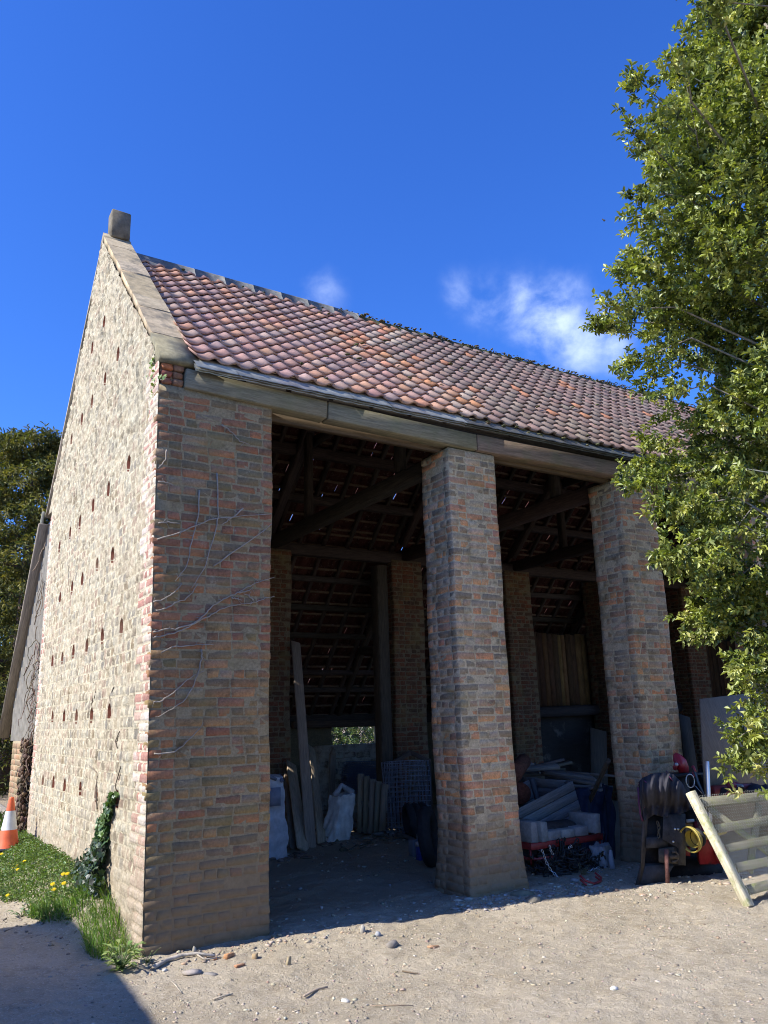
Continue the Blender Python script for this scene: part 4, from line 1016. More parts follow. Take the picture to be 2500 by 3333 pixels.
mb = MB(); mb.tube([at(*rb(460, 90), 'y', 3.1), at(*rb(525, 220), 'y', 2.8)], .012, 6, (.2, .22, .24)); simple('metal_rod', mb, 'galv', 'thin steel rod poking up from the timber heap', 'rod')
mb = MB(); mb.bar(gnd(*rb(1180, 900))+vec(0, .5, 0), at(*rb(1262, 90), 'y', .98), .075, .05, (0, -1, 0), (.20, .155, .10), .003, .004); simple('leaning_post', mb, 'board', 'slim brown post leaning on the third pier from inside', 'post')
mb = MB(); a = at(*rb(1150, 330), 'y', 5.2); b = at(*rb(1150, -250), 'y', 5.35); mb.bar(a*vec(1, 1, 0)+vec(0, 0, -.05), b, .45, .03, (0, -1, 0), (.10, .085, .07), .004); simple('wide_board', mb, 'board', 'wide dark board standing against the dark panel at the back', 'board')
# leaning slab right of the second pier
p = gnd(*rb(385, 1495)); q = at(*rb(312, 1130), 'y', p[1]+.1)
mb = MB(); mb.bar(p+vec(0, .12, -.05), q+vec(0, .12, 0), .10, .045, (-.6, -.8, 0), (.10, .095, .08), .006, .008); simple('stone_slab', mb, 'concrete', 'narrow grey stone slab leaning against the right side of the second pier', 'slab')
# chain harrow
hc = gnd(*rb(880, 1290)); ch_ = thing('chain_harrow', hc, 'black tangled chain harrow heaped in front of the red stand', 'chain harrow')
z_at = lambda u, v: hc[2]+.02+max(0, .235-.235*abs(u)**1.7)*(1-.55*max(0, v))
mb = MB(); nodes = []
for k in range(150):
    u = random.uniform(-1, 1); v = random.uniform(-.6, 1); h = random.random()**.7
    nodes.append(vec(hc[0]+.05+u*.46, hc[1]+.02-v*.16+.12, hc[2]+.03+h*z_at(u, v)))
links = [MB() for _ in range(6)]
for k, p in enumerate(nodes):
    t = links[k % 6]; d = rng.normal(0, 1, 3); d /= np.linalg.norm(d); l = random.uniform(.07, .16); x, y, z = frame(d)
    pts = [p-d*l]+[p+d*l*.4*(a-.5)+x*.012*math.sin(a*4) for a in (0, .5, 1)]+[p+d*l+x*.0, p+d*(l+.03)+x*.03, p+d*(l+.015)+x*.055, p+d*(l-.02)+x*.045]
    pts = [vec(q[0], q[1], max(q[2], gzs(q[0], q[1])+.012)) for q in pts]
    t.tube(pts, .0085, 6, jit((.045, .04, .038), .25))
    if k % 3 == 0:
        c = p+d*l; R_ = .03; t.tube([vec(*(c+R_*(x*math.cos(a)+y*math.sin(a)))) for a in np.linspace(0, 2*math.pi, 10)[:-1]], .007, 5, (.05, .043, .04), False, True)
for t in links: t.build('harrow_links', MT['metalblack'], ch_)
def chain(name, pts, label, cat, lk=.042, r=.0045, mat='galv', parent=None, col=(.6, .6, .6)):
    mb = MB(); pts = [np.array(p, float) for p in pts]; seg = [np.linalg.norm(b-a) for a, b in zip(pts[:-1], pts[1:])]; tot = sum(seg); n = max(2, int(tot/(lk*.72)))
    def P(s):
        for a, b, l in zip(pts[:-1], pts[1:], seg):
            if s <= l or b is pts[-1]: return a+(b-a)*min(1, s/max(l, 1e-6)), (b-a)/max(l, 1e-6)
            s -= l
    for k in range(n):
        c, d = P(tot*(k+.5)/n); x, y, z = frame(d); s = x if k % 2 else y
        mb.tube([c+z*math.cos(a)*lk*.5+s*math.sin(a)*lk*.27 for a in np.linspace(0, 2*math.pi, 10)[:-1]], r, 5, col, False, True)
    o = mb.build(name, MT[mat], parent); 
    if parent is None: tag(o, label, cat, 'bright chains on the chain harrow')
    return o
yh = hc[1]-.12
chain('steel_chain', [at(*rb(545, 1050), 'y', yh), at(*rb(590, 1180), 'y', yh), at(*rb(640, 1270), 'y', yh-.02), at(*rb(720, 1345), 'y', yh-.08)], 'long bright chain trailing down the left side of the harrow heap', 'chain')
chain('steel_chain', [at(*rb(625, 1000), 'y', yh), at(*rb(640, 1060), 'y', yh), at(*rb(665, 1100), 'y', yh)], 'short bright chain at the top left of the harrow heap', 'chain')
chain('steel_chain', [at(*rb(830, 1040), 'y', yh), at(*rb(855, 1000), 'y', yh), at(*rb(870, 1030), 'y', yh)], 'short bright chain on top of the middle of the heap', 'chain')
chain('steel_chain', [at(*rb(1040, 1290), 'y', yh-.06), at(*rb(1090, 1260), 'y', yh-.07), at(*rb(1150, 1245), 'y', yh-.07), at(*rb(1180, 1290), 'y', yh-.07), at(*rb(1150, 1330), 'y', yh-.07)], 'bright chain at the right of the heap above the red hoop', 'chain')
ph = gnd(*rb(1100, 1440)); mb = MB()
for dz in (.02, .055): mb.tube([at(*rb(960, 1370), 'y', ph[1]+.1)+vec(0, 0, dz-.02), at(*rb(1020, 1425), 'y', ph[1]+.03)+vec(0, 0, dz-.02), at(*rb(1110, 1455), 'y', ph[1])+vec(0, 0, dz-.02), at(*rb(1180, 1430), 'y', ph[1]+.05)+vec(0, 0, dz-.02), at(*rb(1190, 1390), 'y', ph[1]+.1)+vec(0, 0, dz-.02), at(*rb(1120, 1335), 'y', ph[1]+.15)+vec(0, 0, dz-.02)], .011, 7, (.38, .04, .04))
simple('red_hoop', mb, 'red', 'bent red steel hoop lying at the front right of the harrow', 'steel hoop', None, True)
# tuft of dead grass on the harrow
mb = MB(); c = at(*rb(990, 1330), 'y', yh-.06)
for k in range(90):
    a = random.uniform(0, 6.3); d = vec(math.cos(a)*.5+.1, math.sin(a)*.3-.1, random.uniform(.3, 1.2)); l = random.uniform(.07, .17); p = c+rng.uniform(-.02, .02, 3); mb.tube([p, p+d*l*.5, p+d*l-vec(0, 0, l*.25)], [.0018, .0015, .0006], 3, jit((.42, .34, .2), .2))
simple('dead_grass_tuft', mb, 'grass', 'tuft of dry straw coloured grass caught in the chain harrow', 'grass tuft')
mb = MB(); c = at(*rb(1270, 1240), 'y', .35); crumple(mb, vec(c[0], .45, gzs(c[0], .4)-.02), (.24, .18, .24), (.34, .33, .33), .4, 11, .09); mb.tube([at(*rb(1285, 1055), 'y', .3), at(*rb(1290, 1160), 'y', .27), at(*rb(1310, 1260), 'y', .24)], [.02, .03, .035], 8, (.4, .38, .38)); simple('rag', mb, 'cloth', 'crumpled white rag right of the chain harrow', 'rag', None, True)

# ================================================================== THIRD BAY: mower, cover, gate
YM = -.55
G1 = gnd(2070, 2882); G2 = gnd(2352, 2852); _gd = (G2-G1)*vec(1, 1, 0); _gd /= np.linalg.norm(_gd); _gn = np.cross(_gd, vec(0, 0, 1)); _gn = _gn if _gn[1] > 0 else -_gn
def q_(x, y, Y=YM):
    d = BF*FPX+BR*(rm_(x, y)[0]-1250)+BU*(1666.5-rm_(x, y)[1]); o = np.array(CAM)
    return o+d*(np.dot(G1+_gn*(Y-YM)*.9-o, _gn)/np.dot(d, _gn))
mw = thing('topper_mower', (5.2, -.4, -.05), 'black and red tractor mower parked in front of the third pier', 'farm machine')
def E(d): return vec(.72, .69, 0)*d
BK = (.035, .035, .037); RD = (.30, .022, .028)
mb = MB(); Lp = [(370, 590), (330, 600), (300, 900), (290, 1130), (285, 1380), (228, 1600), (280, 1600), (325, 1395), (345, 1130), (372, 700)]
mb.prism([q_(*p) for p in Lp], E(.05), (.05, .045, .042)); mb.build('side_skid', MT['metalblack'], mw)
mb = MB(); mb.prism([q_(355, 850, YM+.1), (q_(560, 850, YM+.1)), q_(545, 1190, YM+.1), q_(345, 1190, YM+.1)], E(.04), (.022, .022, .024)); mb.build('back_plate', MT['metalblack'], mw)
mb = MB(); mb.prism([q_(345, 1085, YM-.02), q_(585, 1080, YM-.02), q_(580, 1190, YM-.02), q_(345, 1200, YM-.02)], E(.22), (.05, .047, .045)); mb.build('step_box', MT['metalblack'], mw)
mb = MB(); mb.prism([q_(530, 840, YM-.05), q_(768, 830, YM-.05), q_(770, 1385, YM-.12), q_(690, 1375, YM-.1), q_(690, 1200, YM-.08), q_(520, 1100, YM-.05)], E(.03), (.06, .058, .056)); mb.build('guard_flap', MT['metalblack'], mw)
for a, b in ((650, 990), (685, 992), (632, 1127)):
    mb = MB(); c = q_(a, b, YM-.075); mb.lathe([(.012, 0), (.011, .012), (0, .015)], c, (0, -1, 0), 8, (.5, .5, .5)); mb.build('bolt', MT['galv'], mw)
mb = MB(); mb.prism([q_(330, 1390, YM), q_(540, 1380, YM), q_(640, 1390, YM), q_(520, 1590, YM), q_(280, 1600, YM)], E(.3), (.055, .05, .046)); mb.build('skid_plate', MT['metalblack'], mw)
mb = MB(); mb.prism([q_(345, 600, YM+.13), q_(600, 560, YM+.13), q_(768, 600, YM+.13), q_(765, 1380, YM+.13), q_(600, 1400, YM+.13), q_(335, 1400, YM+.13)], E(.16), (.016, .016, .018)); mb.build('body_plate', MT['metalblack'], mw)
# main deck behind, with sloping front
mb = MB(); mb.prism([q_(600, 1340, YM+.25), q_(1190, 1330, YM+.15), q_(1160, 1500, YM+.12), q_(600, 1590, YM+.2)], E(.75), (.018, .018, .02)); mb.build('deck', MT['metalblack'], mw)
mb = MB(); mb.prism([q_(770, 800, YM+.12), q_(1000, 800, YM+.12), q_(1000, 930, YM+.12), q_(770, 930, YM+.12)], E(.4), (.018, .018, .02)); mb.prism([q_(620, 400, YM+.4), q_(800, 400, YM+.4), q_(830, 800, YM+.4), q_(620, 800, YM+.4)], E(.3), (.022, .022, .026)); mb.box(q_(710, 398, YM+.5), (.42, .3, .02), None, (.03, .03, .03)); mb.build('gearbox_housing', MT['metalblack'], mw)
mb = MB(); mb.prism([q_(480, 1210, YM-.06), q_(610, 1190, YM-.06), q_(720, 1180, YM-.06), q_(690, 1370, YM-.06), q_(480, 1350, YM-.06)], E(.1), (.08, .07, .055)); mb.tube([q_(590, 1290, YM-.1), q_(680, 1290, YM-.1)], .02, 10, (.1, .08, .06)); mb.tube([q_(640+math.cos(a)*48, 1290+math.sin(a)*55, YM-.09) for a in np.linspace(-2, 2, 9)], .012, 6, (.1, .085, .07)); mb.build('jack_bracket', MT['rust'], mw)
mb = MB(); a = q_(560, 1210, YM-.1); b = q_(575, 1600, YM-.1); mb.tube([a, b], .021, 12, (.17, .08, .065)); mb.box(b+vec(0, 0, .0), (.06, .06, .012), None, (.15, .08, .06)); mb.build('jack_stand', MT['rust'], mw)
chain('hanging_chain', [q_(465, 910, YM), q_(480, 970, YM-.01), q_(478, 1080, YM-.02)], '', '', .05, .006, 'rust', mw, (.09, .08, .06))
chain('hanging_chain', [q_(850, 690, YM-.15), q_(890, 820, YM-.15), q_(920, 1000, YM-.15)], '', '', .05, .005, 'rust', mw, (.13, .10, .07))
# red gearbox cover
mb = MB(); mb.prism([q_(905, 1160, YM+.0), q_(870, 925, YM+.0), q_(985, 915, YM), q_(1060, 940, YM), q_(1190, 1320, YM), q_(1100, 1372, YM), q_(925, 1372, YM)], E(.28), (.34, .025, .03)); mb.build('belt_cover', MT['red'], mw)
mb = MB(); c = q_(1150, 1265, YM-.0); mb.lathe([(.10, 0), (.10, .02), (.085, .035), (0, .04)], c, (0, -1, 0), 26, (.27, .02, .025)); mb.build('round_cap', MT['red'], mw)
mb = MB(); c = q_(1052, 1130, YM); mb.lathe([(.045, 0), (.045, .012), (.026, .014), (.026, .05), (.018, .06), (0, .06)], c, (-.3, -1, 0), 6, (.16, .1, .09)); mb.build('hub_bolt', MT['rust'], mw)
mb = MB(); mb.prism([q_(752, 1180, YM+.05), q_(822, 1190, YM+.05), q_(820, 1285, YM+.05), q_(770, 1280, YM+.05)], E(.1), (.22, .025, .025)); mb.prism([q_(1215, 1440, YM-.1), q_(1260, 1440, YM-.1), q_(1310, 1570, YM-.1), q_(1260, 1570, YM-.1)], E(.05), (.25, .03, .03)); mb.build('rear_bracket', MT['red'], mw)
# drive shaft with yellow guard
cs_ = q_(905, 1080, YM-.16); ce = q_(1180, 1000, YM-.10); ax = ce-cs_; ax /= np.linalg.norm(ax); YL = (.42, .33, .07)
sh = MB(); sh.tube([cs_, ce], .042, 16, YL); sh.build('shaft_guard', MT['plastic'], mw, True)
sh = MB(); bx0 = q_(800, 1085, YM-.15)
for k, (r1, o_) in enumerate(((.155, -.16), (.15, -.10), (.13, -.085), (.14, -.06), (.12, -.045), (.125, -.02), (.10, 0))):
    pass
sh.lathe([(.084, -.10), (.088, -.09), (.083, -.085), (.088, -.075), (.081, -.06), (.086, -.04), (.076, -.02), (.06, .0), (.045, .02), (.04, .06)], cs_+ax*.0, ax, 28, YL); sh.build('yellow_bell', MT['plastic'], mw, True)
sh = MB(); sh.lathe([(.07, .0), (.092, .005), (.092, .035), (.07, .04)], cs_-ax*.06+ax*.03, ax, 28, (.02, .02, .022)); sh.build('black_collar', MT['rubber'], mw, True)
sh = MB(); sh.tube([cs_-ax*.12+frame(ax)[0]*math.cos(a)*.122+frame(ax)[1]*math.sin(a)*.122 for a in np.linspace(0, 2*math.pi, 26)[:-1]], .008, 6, YL, False, True); sh.lathe([(.122, -.02), (.124, .03)], cs_-ax*.12, ax, 28, (.38, .30, .07)); sh.build('yellow_ring', MT['plastic'], mw, True)
# 540 label
lb0 = q_(775, 885, YM+.11); lb1 = q_(858, 880, YM+.11); lb3 = q_(780, 922, YM+.11); ll = thing if False else None
mb = MB(); hgt_ = lb0[2]-lb3[2]; mb.prism([lb0, lb1, lb1-vec(0, 0, hgt_), lb0-vec(0, 0, hgt_)], (0, -.004, 0), (.55, .55, .53)); lab = mb.build('speed_label', MT['plastic'], mw)
def text3d(txt, loc, size, col, parent, name='lettering', ext=.001, rotz=0.):
    cu = bpy.data.curves.new('t', 'FONT'); cu.body = txt; cu.size = size; cu.extrude = ext; o = bpy.data.objects.new('t', cu); COL.objects.link(o)
    bpy.context.view_layer.update(); dg = bpy.context.evaluated_depsgraph_get(); me = bpy.data.meshes.new_from_object(o.evaluated_get(dg)); bpy.data.objects.remove(o)
    me.name = name; n = bpy.data.objects.new(name, me); COL.objects.link(n); me.materials.clear()
    mt, t, p = mat_base('lettering paint', .6); p.inputs['Base Color'].default_value = (*col, 1); me.materials.append(mt)
    if parent is not None: n.parent = parent; n.location = Vector(np.array(loc)-wloc(parent))
    n.rotation_euler = (math.pi/2, 0, rotz); return n
text3d('540', lb0+vec(.012, -.006, -hgt_+.012), hgt_*.92, (.03, .03, .03), lab)
text3d('rpm', lb0+vec((lb1-lb0)[0]*.74, -.006, -hgt_+.012), hgt_*.28, (.03, .03, .03), lab)
# red top casting
mb = MB(); pr_ = [(640, 190), (668, 165), (705, 180), (755, 235), (780, 300), (790, 375), (700, 385), (690, 350), (640, 350), (632, 320), (660, 290), (640, 260)]
mb.prism([q_(*p, YM+.45) for p in pr_], E(.07), (.42, .02, .03)); mb.prism([q_(a+20, b+8, YM+.52) for a, b in pr_[2:7]], E(.09), (.38, .02, .03)); mb.build('top_casting', MT['red'], mw)
mb = MB(); mb.prism([q_(*p, YM+.41) for p in ((650, 280), (675, 262), (690, 290), (668, 360), (640, 350), (634, 325))], E(.04), (.30, .02, .025)); mb.lathe([(.018, 0), (.018, .02), (0, .022)], q_(664, 292, YM+.41), (0, -1, 0), 8, (.5, .5, .5)); mb.build('hitch_lug', MT['red'], mw)
mb = MB()
for k, c in enumerate(((.05, .05, .05), (.10, .16, .13), (.14, .14, .14), (.04, .04, .05))):
    mb.tube([q_(845+k*8, 330+k*10, YM+.35), q_(870+k*5, 400, YM+.3), q_(900+k*6, 500, YM+.2), q_(975+k*4, 640+k*8, YM+.05)], .007, 6, c)
mb.tube([q_(845, 310, YM+.36), q_(870, 372, YM+.33)], .018, 8, (.35, .04, .05)); mb.tube([q_(850, 380, YM+.36), q_(862, 420, YM+.33)], .014, 8, (.35, .06, .07))
mb.build('hydraulic_hoses', MT['plastic'], mw)
mb = MB(); c = q_(818, 470, YM+.25); mb.tube([c+vec(math.cos(a)*.07, 0, math.sin(a)*.07) for a in np.linspace(0, 2*math.pi, 18)[:-1]], .006, 6, (.5, .5, .5), False, True); mb.tube([c+vec(.05, 0, -.05), q_(880, 530, YM+.2), q_(950, 610, YM+.15)], .005, 5); mb.build('lynch_pin', MT['galv'], mw)
# draped cover
cv = thing('machine_cover', q_(540, 640, YM-.1), 'black canvas cover with purple straps draped over the mower', 'cover')
n1, n2 = 40, 26; P = []
prof_ = [(-.05, 1.0, .38), (.0, 1.0, .30), (.12, .98, .1), (.3, .86, -.06), (.5, .62, -.13), (.75, .3, -.17), (1.0, .0, -.16)]
L0 = [(265, 480), (300, 440), (400, 392), (560, 380), (640, 400), (740, 500), (830, 690)]       # top outline of the bundle
L1 = [(305, 905), (330, 900), (430, 835), (520, 862), (620, 858), (745, 815), (832, 780)]      # bottom outline
def lerp_l(Ls, u):
    u *= len(Ls)-1; i = min(int(u), len(Ls)-2); f = u-i; return np.array(Ls[i], float)*(1-f)+np.array(Ls[i+1], float)*f
for i in range(n1):
    u = i/(n1-1); row = []
    a, b = lerp_l(L0, u), lerp_l(L1, u)
    for j in range(n2):
        v = j/(n2-1); pxy = a*(1-v)+b*v
        bulge = math.sin(math.pi*min(1, v*1.15+.12))*.16*math.sin(math.pi*(u*.86+.1))
        fold = .045*math.sin(u*29+2.5*v+2*math.sin(v*4))*(.25+v*.75)+.022*math.sin(u*63+v*5+math.sin(v*7))
        row.append(q_(pxy[0], pxy[1], YM-.02-bulge+fold))
    back = [q_(a[0], a[1]+8, YM+.15), q_(a[0], a[1]+60, YM+.3)]
    P.append(back[::-1]+row+[q_(b[0], b[1]-10, YM+.05), q_(b[0], b[1]-30, YM+.15)])
mb = MB(); mb.grid(P, (.05, .048, .058)); o = mb.build('canvas', MT['cloth'], cv, True); md = o.modifiers.new('s', 'SOLIDIFY'); md.thickness = .006
mb = MB()
def qc(x, y, d=.0): return q_(x, y, YM-.02+d)
mb2 = MB(); mb2.bar(qc(575, 378, .05), qc(612, 450, -.13), .055, .006, (0, -1, .3), (.16, .05, .10)); mb2.build('buckle_strap', MT['cloth'], cv); mb.tube([qc(262, 520, .02), qc(300, 455, -.04), qc(350, 490, -.1), qc(365, 560, -.12)], .008, 6, (.17, .06, .11))
mb.tube([qc(258, 540), qc(265, 700), qc(280, 830), qc(305, 905)], .011, 6, (.13, .045, .085)); mb.tube([qc(330, 620, -.03), qc(312, 700, -.03), qc(305, 745, -.03), qc(322, 760, -.03)], .007, 6, (.16, .06, .08)); mb.build('strap', MT['cloth'], cv)
# aluminium bar, black plastic, second red implement
mb = MB(); a = q_(985, 640, YM+.1); b = q_(1000, 258, YM+.1); mb.bar(a-vec(0, 0, .4), b, .045, .02, (0, -1, 0), (.8, .8, .8)); simple('aluminium_bar', mb, 'alu', 'shiny aluminium bar standing upright behind the gate', 'bar')
bp = thing('black_plastic_heap', q_(1080, 480, .35), 'heap of crumpled black plastic in front of the sheet board', 'plastic sheet')
mb = MB(); c = q_(1060, 600, .3); P = []
for i in range(30):
    row = []
    for j in range(18):
        u, v = i/29, j/17; x, y = 780+450*u, 600-v*0
        hh = 620-(330-130*abs(u-.35)*2)*math.sin(math.pi*min(u*.9+.1, 1))**.6*v
        row.append(at(*rm_(800+460*u, hh), 'y', .2+.35*v+.05*math.sin(u*25+v*6)+.03*math.sin(u*51+v*13)))
    P.append(row)
mb.grid(P, (.022, .022, .026)); mb.build('folds', MT['vinyl'], bp, True)
ri = thing('toolbar', q_(1240, 590, -.1), 'red steel toolbar with a bolted bracket behind the gate', 'farm implement')
mb = MB(); a, b = q_(1045, 590, -.1), q_(1480, 560, -.1); mb.bar(a, b, .12, .13, (0, 0, 1), (.22, .025, .025), 0, .006); mb.build('beam', MT['red'], ri)
mb = MB(); mb.prism([q_(*p, -.18) for p in ((1235, 485), (1290, 475), (1310, 500), (1315, 575), (1235, 570))], (0, .03, 0), RD); mb.prism([q_(*p, -.06) for p in ((1290, 480), (1350, 490), (1370, 520), (1360, 575), (1300, 575))], (0, .03, 0), RD); mb.lathe([(.03, 0), (.03, .1), (.018, .11), (0, .11)], q_(1305, 530, -.1), (-.2, -1, 0), 12, (.3, .3, .3)); mb.build('bracket', MT['red'], ri)
sheet_drape('black_bag', [q_(1100, 600, -.35), q_(1659, 560, -.35), q_(1659, 510, -.1), q_(1180, 585, -.1)], 20, .03, (.025, .027, .035), 'vinyl', 'black plastic bag lying over the red toolbar', 'plastic sheet', seed=5)
# sheet board leaning on the fourth pier
tl, tr_ = at(2280, 2275, 'y', -.16), at(2490, 2250, 'y', -.16); bl_ = at(2302, 2700, 'y', -.42)
mb = MB(); dx = tr_-tl; Lb = 1.3; dx = dx/np.linalg.norm(dx)*Lb; mb.prism([tl, tl+dx, bl_+dx*1.03, bl_], (0, .018, 0), (.28, .215, .15))
for k in range(1): mb.uv = [[(v*1.0, u) for (u, v) in uu] if uu else uu for uu in mb.uv]
simple('sheet_board', mb, 'ply', 'big weathered brown sheet board leaning against the fourth pier', 'sheet board')
mb = MB(); mb.bar(at(2252, 2480, 'y', .3)-vec(0, 0, .8), at(2225, 2330, 'y', .6), .22, .03, (0, -1, 0), (.12, .105, .08)); simple('leaning_board', mb, 'board', 'brown board leaning in the dark gap right of the third pier', 'board')

# ---- gate
gb = gnd(2438, 2948); gt = at(2247, 2578, 'y', gb[1]+.45)
sd_ = gt-gb; gl = np.linalg.norm(sd_); sd_ /= gl
pA = at(2290, 2612, 'y', gb[1]+.42); pB = at(2560, 2583, 'y', gb[1]+.42); rd = (pB-pA)/np.linalg.norm(pB-pA)
rd = rd*vec(1, 1, 1); rd = rd/np.linalg.norm(rd); gn = np.cross(sd_, rd); gn = gn/np.linalg.norm(gn)
if gn[1] > 0: gn = -gn
gate = thing('field_gate', gb, 'mossy wooden gate with wire netting leaning sideways against the mower', 'gate')
GC = (.36, .33, .23); gmat = woodmat('mossy gate timber', .6, 1.3, 14, .9, [((.26, .29, .09), 9, .48, .68, .75), ((.10, .09, .06), 14, .55, .7, .5)]); MT['gatewood'] = gmat
def gp(s, r, o=0.): return gb+sd_*s+rd*r+gn*o
mb = MB(); mb.bar(gp(-.01, 0), gp(gl, 0), .085, .07, gn, (.60, .54, .38), .003, .008); mb.build('stile', gmat, gate)
srl = lambda px, py, px2, py2: None
def onplane(px, py):
    d = BF*FPX+BR*(px-1250)+BU*(1666.5-py); o = np.array(CAM); t = np.dot(gb-o, gn)/np.dot(d, gn); return o+d*t
LR = 1.5
for k, ((a, b), (c, d), wd) in enumerate((((2298, 2608), (2500, 2590), .085), ((2345, 2694), (2500, 2668), .075), ((2380, 2757), (2500, 2733), .075), ((2413, 2820), (2500, 2803), .075), ((2447, 2895), (2500, 2880), .08))):
    p, q = onplane(a, b), onplane(c, d); dd = (q-p)/np.linalg.norm(q-p); mb = MB(); mb.bar(p-dd*.04-gn*.02, p+dd*LR-gn*.02, wd, .03, gn, jit((.23, .21, .145), .12), .004, .004); mb.build('rail', gmat, gate)
p, q = onplane(2315, 2622), onplane(2500, 2760); dd = (q-p)/np.linalg.norm(q-p); mb = MB(); mb.bar(p-gn*.045, p+dd*1.3-gn*.045, .07, .025, gn, (.24, .22, .15), .004, .004); mb.build('brace', gmat, gate)
p, q = onplane(2482, 2612), onplane(2452, 2830); mb = MB(); mb.bar(p-gn*.05, q-gn*.05, .075, .025, gn, (.21, .19, .13), .004, .004); mb.build('upright', gmat, gate)
mb = MB(); cell = .036; hx_ = cell*.577
# hexagonal netting over the gate
nr_, nc_ = int(gl/(hx_*1.5))-2, int(1.35/cell)
def hexv(i, j, k):
    cx = (j+.5*(i % 2))*cell+.03; cy = (i+1.6)*hx_*1.5; a = math.pi/3*k+math.pi/6
    return (cx+hx_*math.cos(a), cy+hx_*math.sin(a))
seen = set()
for i in range(nr_):
    for j in range(nc_):
        for k in range(3):
            a = hexv(i, j, k); b = hexv(i, j, k+1); key = (round((a[0]+b[0])*500), round((a[1]+b[1])*500))
            if key in seen: continue
            seen.add(key)
            w1 = .006*math.sin(a[0]*9+a[1]*7); w2 = .006*math.sin(b[0]*9+b[1]*7)
            # sheared so that the rows follow the rails
            mb.tube([gp(a[1]*.985, a[0], .045+w1), gp(b[1]*.985, b[0], .045+w2)], .0013, 3, (.42, .41, .36), False)
mb.build('wire_netting', MT['rust'], gate)
# ================================================================== PLANTS, STONES, SURROUNDINGS
def leafcloud(name, Pt, D, ln, wd, Cc, mat, parent, up=None, fold=.3, tri=False):
    """many small folded leaves; Pt base points, D directions, ln/wd arrays"""
    n = len(Pt); D = D/np.linalg.norm(D, axis=1, keepdims=True)
    U = rng.normal(0, .55, (n, 3))+(np.array([0, 0, 1.]) if up is None else up)
    Sd = np.cross(D, U); Sd /= np.linalg.norm(Sd, axis=1, keepdims=True)+1e-9; Nn = np.cross(Sd, D)
    ln = np.broadcast_to(ln, (n,))[:, None]; wd = np.broadcast_to(wd, (n,))[:, None]
    a = Pt; t = Pt+D*ln-Nn*ln*.12; m_ = Pt+D*ln*.5+Nn*ln*.05
    l = m_+Sd*wd*.5+Nn*wd*fold; r = m_-Sd*wd*.5+Nn*wd*fold
    V = np.stack([a, l, t, r], 1).reshape(-1, 3); b = np.arange(n)[:, None]*4
    F = np.concatenate([b+np.array([[0, 3, 2]]), b+np.array([[0, 2, 1]])], 1).reshape(-1, 3)
    C = np.repeat(Cc, 2, axis=0)
    return mesh_obj(name, V, F, C, None, mat, parent)
def cols(pal_, n, v=.2, w=None):
    p = np.array(pal_, float); k = rng.choice(len(p), n, p=w); return np.clip(p[k]*rng.uniform(1-v, 1+v, (n, 1))*rng.uniform(1-v*.3, 1+v*.3, (n, 3)), 0, 1)
def sprigs(B, Dr, nl, L_, ln, wd, pal_, w=None, spread=.9, tip=None):
    """B sprig bases, Dr sprig directions -> leaf arrays"""
    n = len(B); Dr = Dr/np.linalg.norm(Dr, axis=1, keepdims=True)
    Pt, Dd, Cc = [], [], []
    X = np.cross(Dr, rng.normal(0, 1, (n, 3))); X /= np.linalg.norm(X, axis=1, keepdims=True); Y = np.cross(Dr, X)
    base = cols(pal_, n, .18, w)
    for k in range(nl):
        s = (k+.5)/nl; a = k*2.4+rng.uniform(-.4, .4, n)
        Pt.append(B+Dr*(L_*s)[:, None]); Dd.append(Dr*.75+(X*np.cos(a)[:, None]+Y*np.sin(a)[:, None])*spread)
        c = base*rng.uniform(.8, 1.2, (n, 1)); 
        if tip is not None and s > .6: c = c*(1-.55)+np.array(tip)*.55
        Cc.append(c)
    return np.concatenate(Pt), np.concatenate(Dd), np.concatenate(Cc)

# ---- big evergreen on the right
def unp(pw):
    d = np.asarray(pw)-np.array(CAM); f = d@BF; return 1250+FPX*(d@BR)/f, 1666.5-FPX*(d@BU)/f
OUT = [(2420,-250),(2330,-120),(2290,-20),(2330,60),(2260,170),(2210,220),(2160,260),(2180,340),(2100,365),(2110,480),(2130,560),(2150,640),(2090,690),(2095,760),(2110,830),(2070,900),(2090,950),(2070,1020),(2060,1060),(2100,1120),(2160,1180),(2250,1230),(2330,1290),(2290,1350),(2220,1420),(2170,1480),(2150,1540),(2160,1600),(2210,1650),(2230,1740),(2260,1800),(2300,1850),(2350,1900),(2370,1990),(2390,2060),(2440,2110),(2480,2200),(2500,2330),(2480,2420),(2520,2520)]
OUTY = np.array([b for a, b in OUT], float); OUTX = np.array([a for a, b in OUT], float)
TX, TY = 5.85, -2.75
tree = thing('evergreen_tree', (TX, TY, 0), 'tall glossy leaved evergreen tree rising past the right edge of the photo', 'tree')
axd = np.array([TX-CAM[0], TY-CAM[1]]); axd /= np.linalg.norm(axd); side = np.array([-axd[1], axd[0]])    # towards image left
# crown radius against height, read from its outline on the left, then turned about the trunk
zs = np.linspace(1.2, 10.8, 60); rr = []
dist_t = math.hypot(TX-CAM[0], TY-CAM[1])
for z in zs:
    best = None
    for r in np.linspace(0, 4, 161):
        p = (TX+side[0]*r, TY+side[1]*r, z); px, py = unp(p)
        ox = np.interp(py, OUTY, OUTX)
        if px <= ox: break
        best = r
    rr.append(best if best else .05)
rr = np.array(rr)
NS = 62000
z = rng.uniform(1.5, 11.8, NS); th = rng.uniform(0, 2*np.pi, NS)
R0 = np.interp(z, zs, rr)*np.sqrt(np.clip(1-(np.clip(z-9.7, 0, 9)/2.15)**2, 0, 1))
q = 1-rng.random(NS)**1.35*.7
lump = .90+.45*(fbm(th*2.2+3, z*1.5, 3, 12)-.45)*2
rad = R0*q*np.where(np.abs(np.angle(np.exp(1j*(th-math.atan2(side[1], side[0]))))) < .5, np.minimum(lump, 1.04), lump)
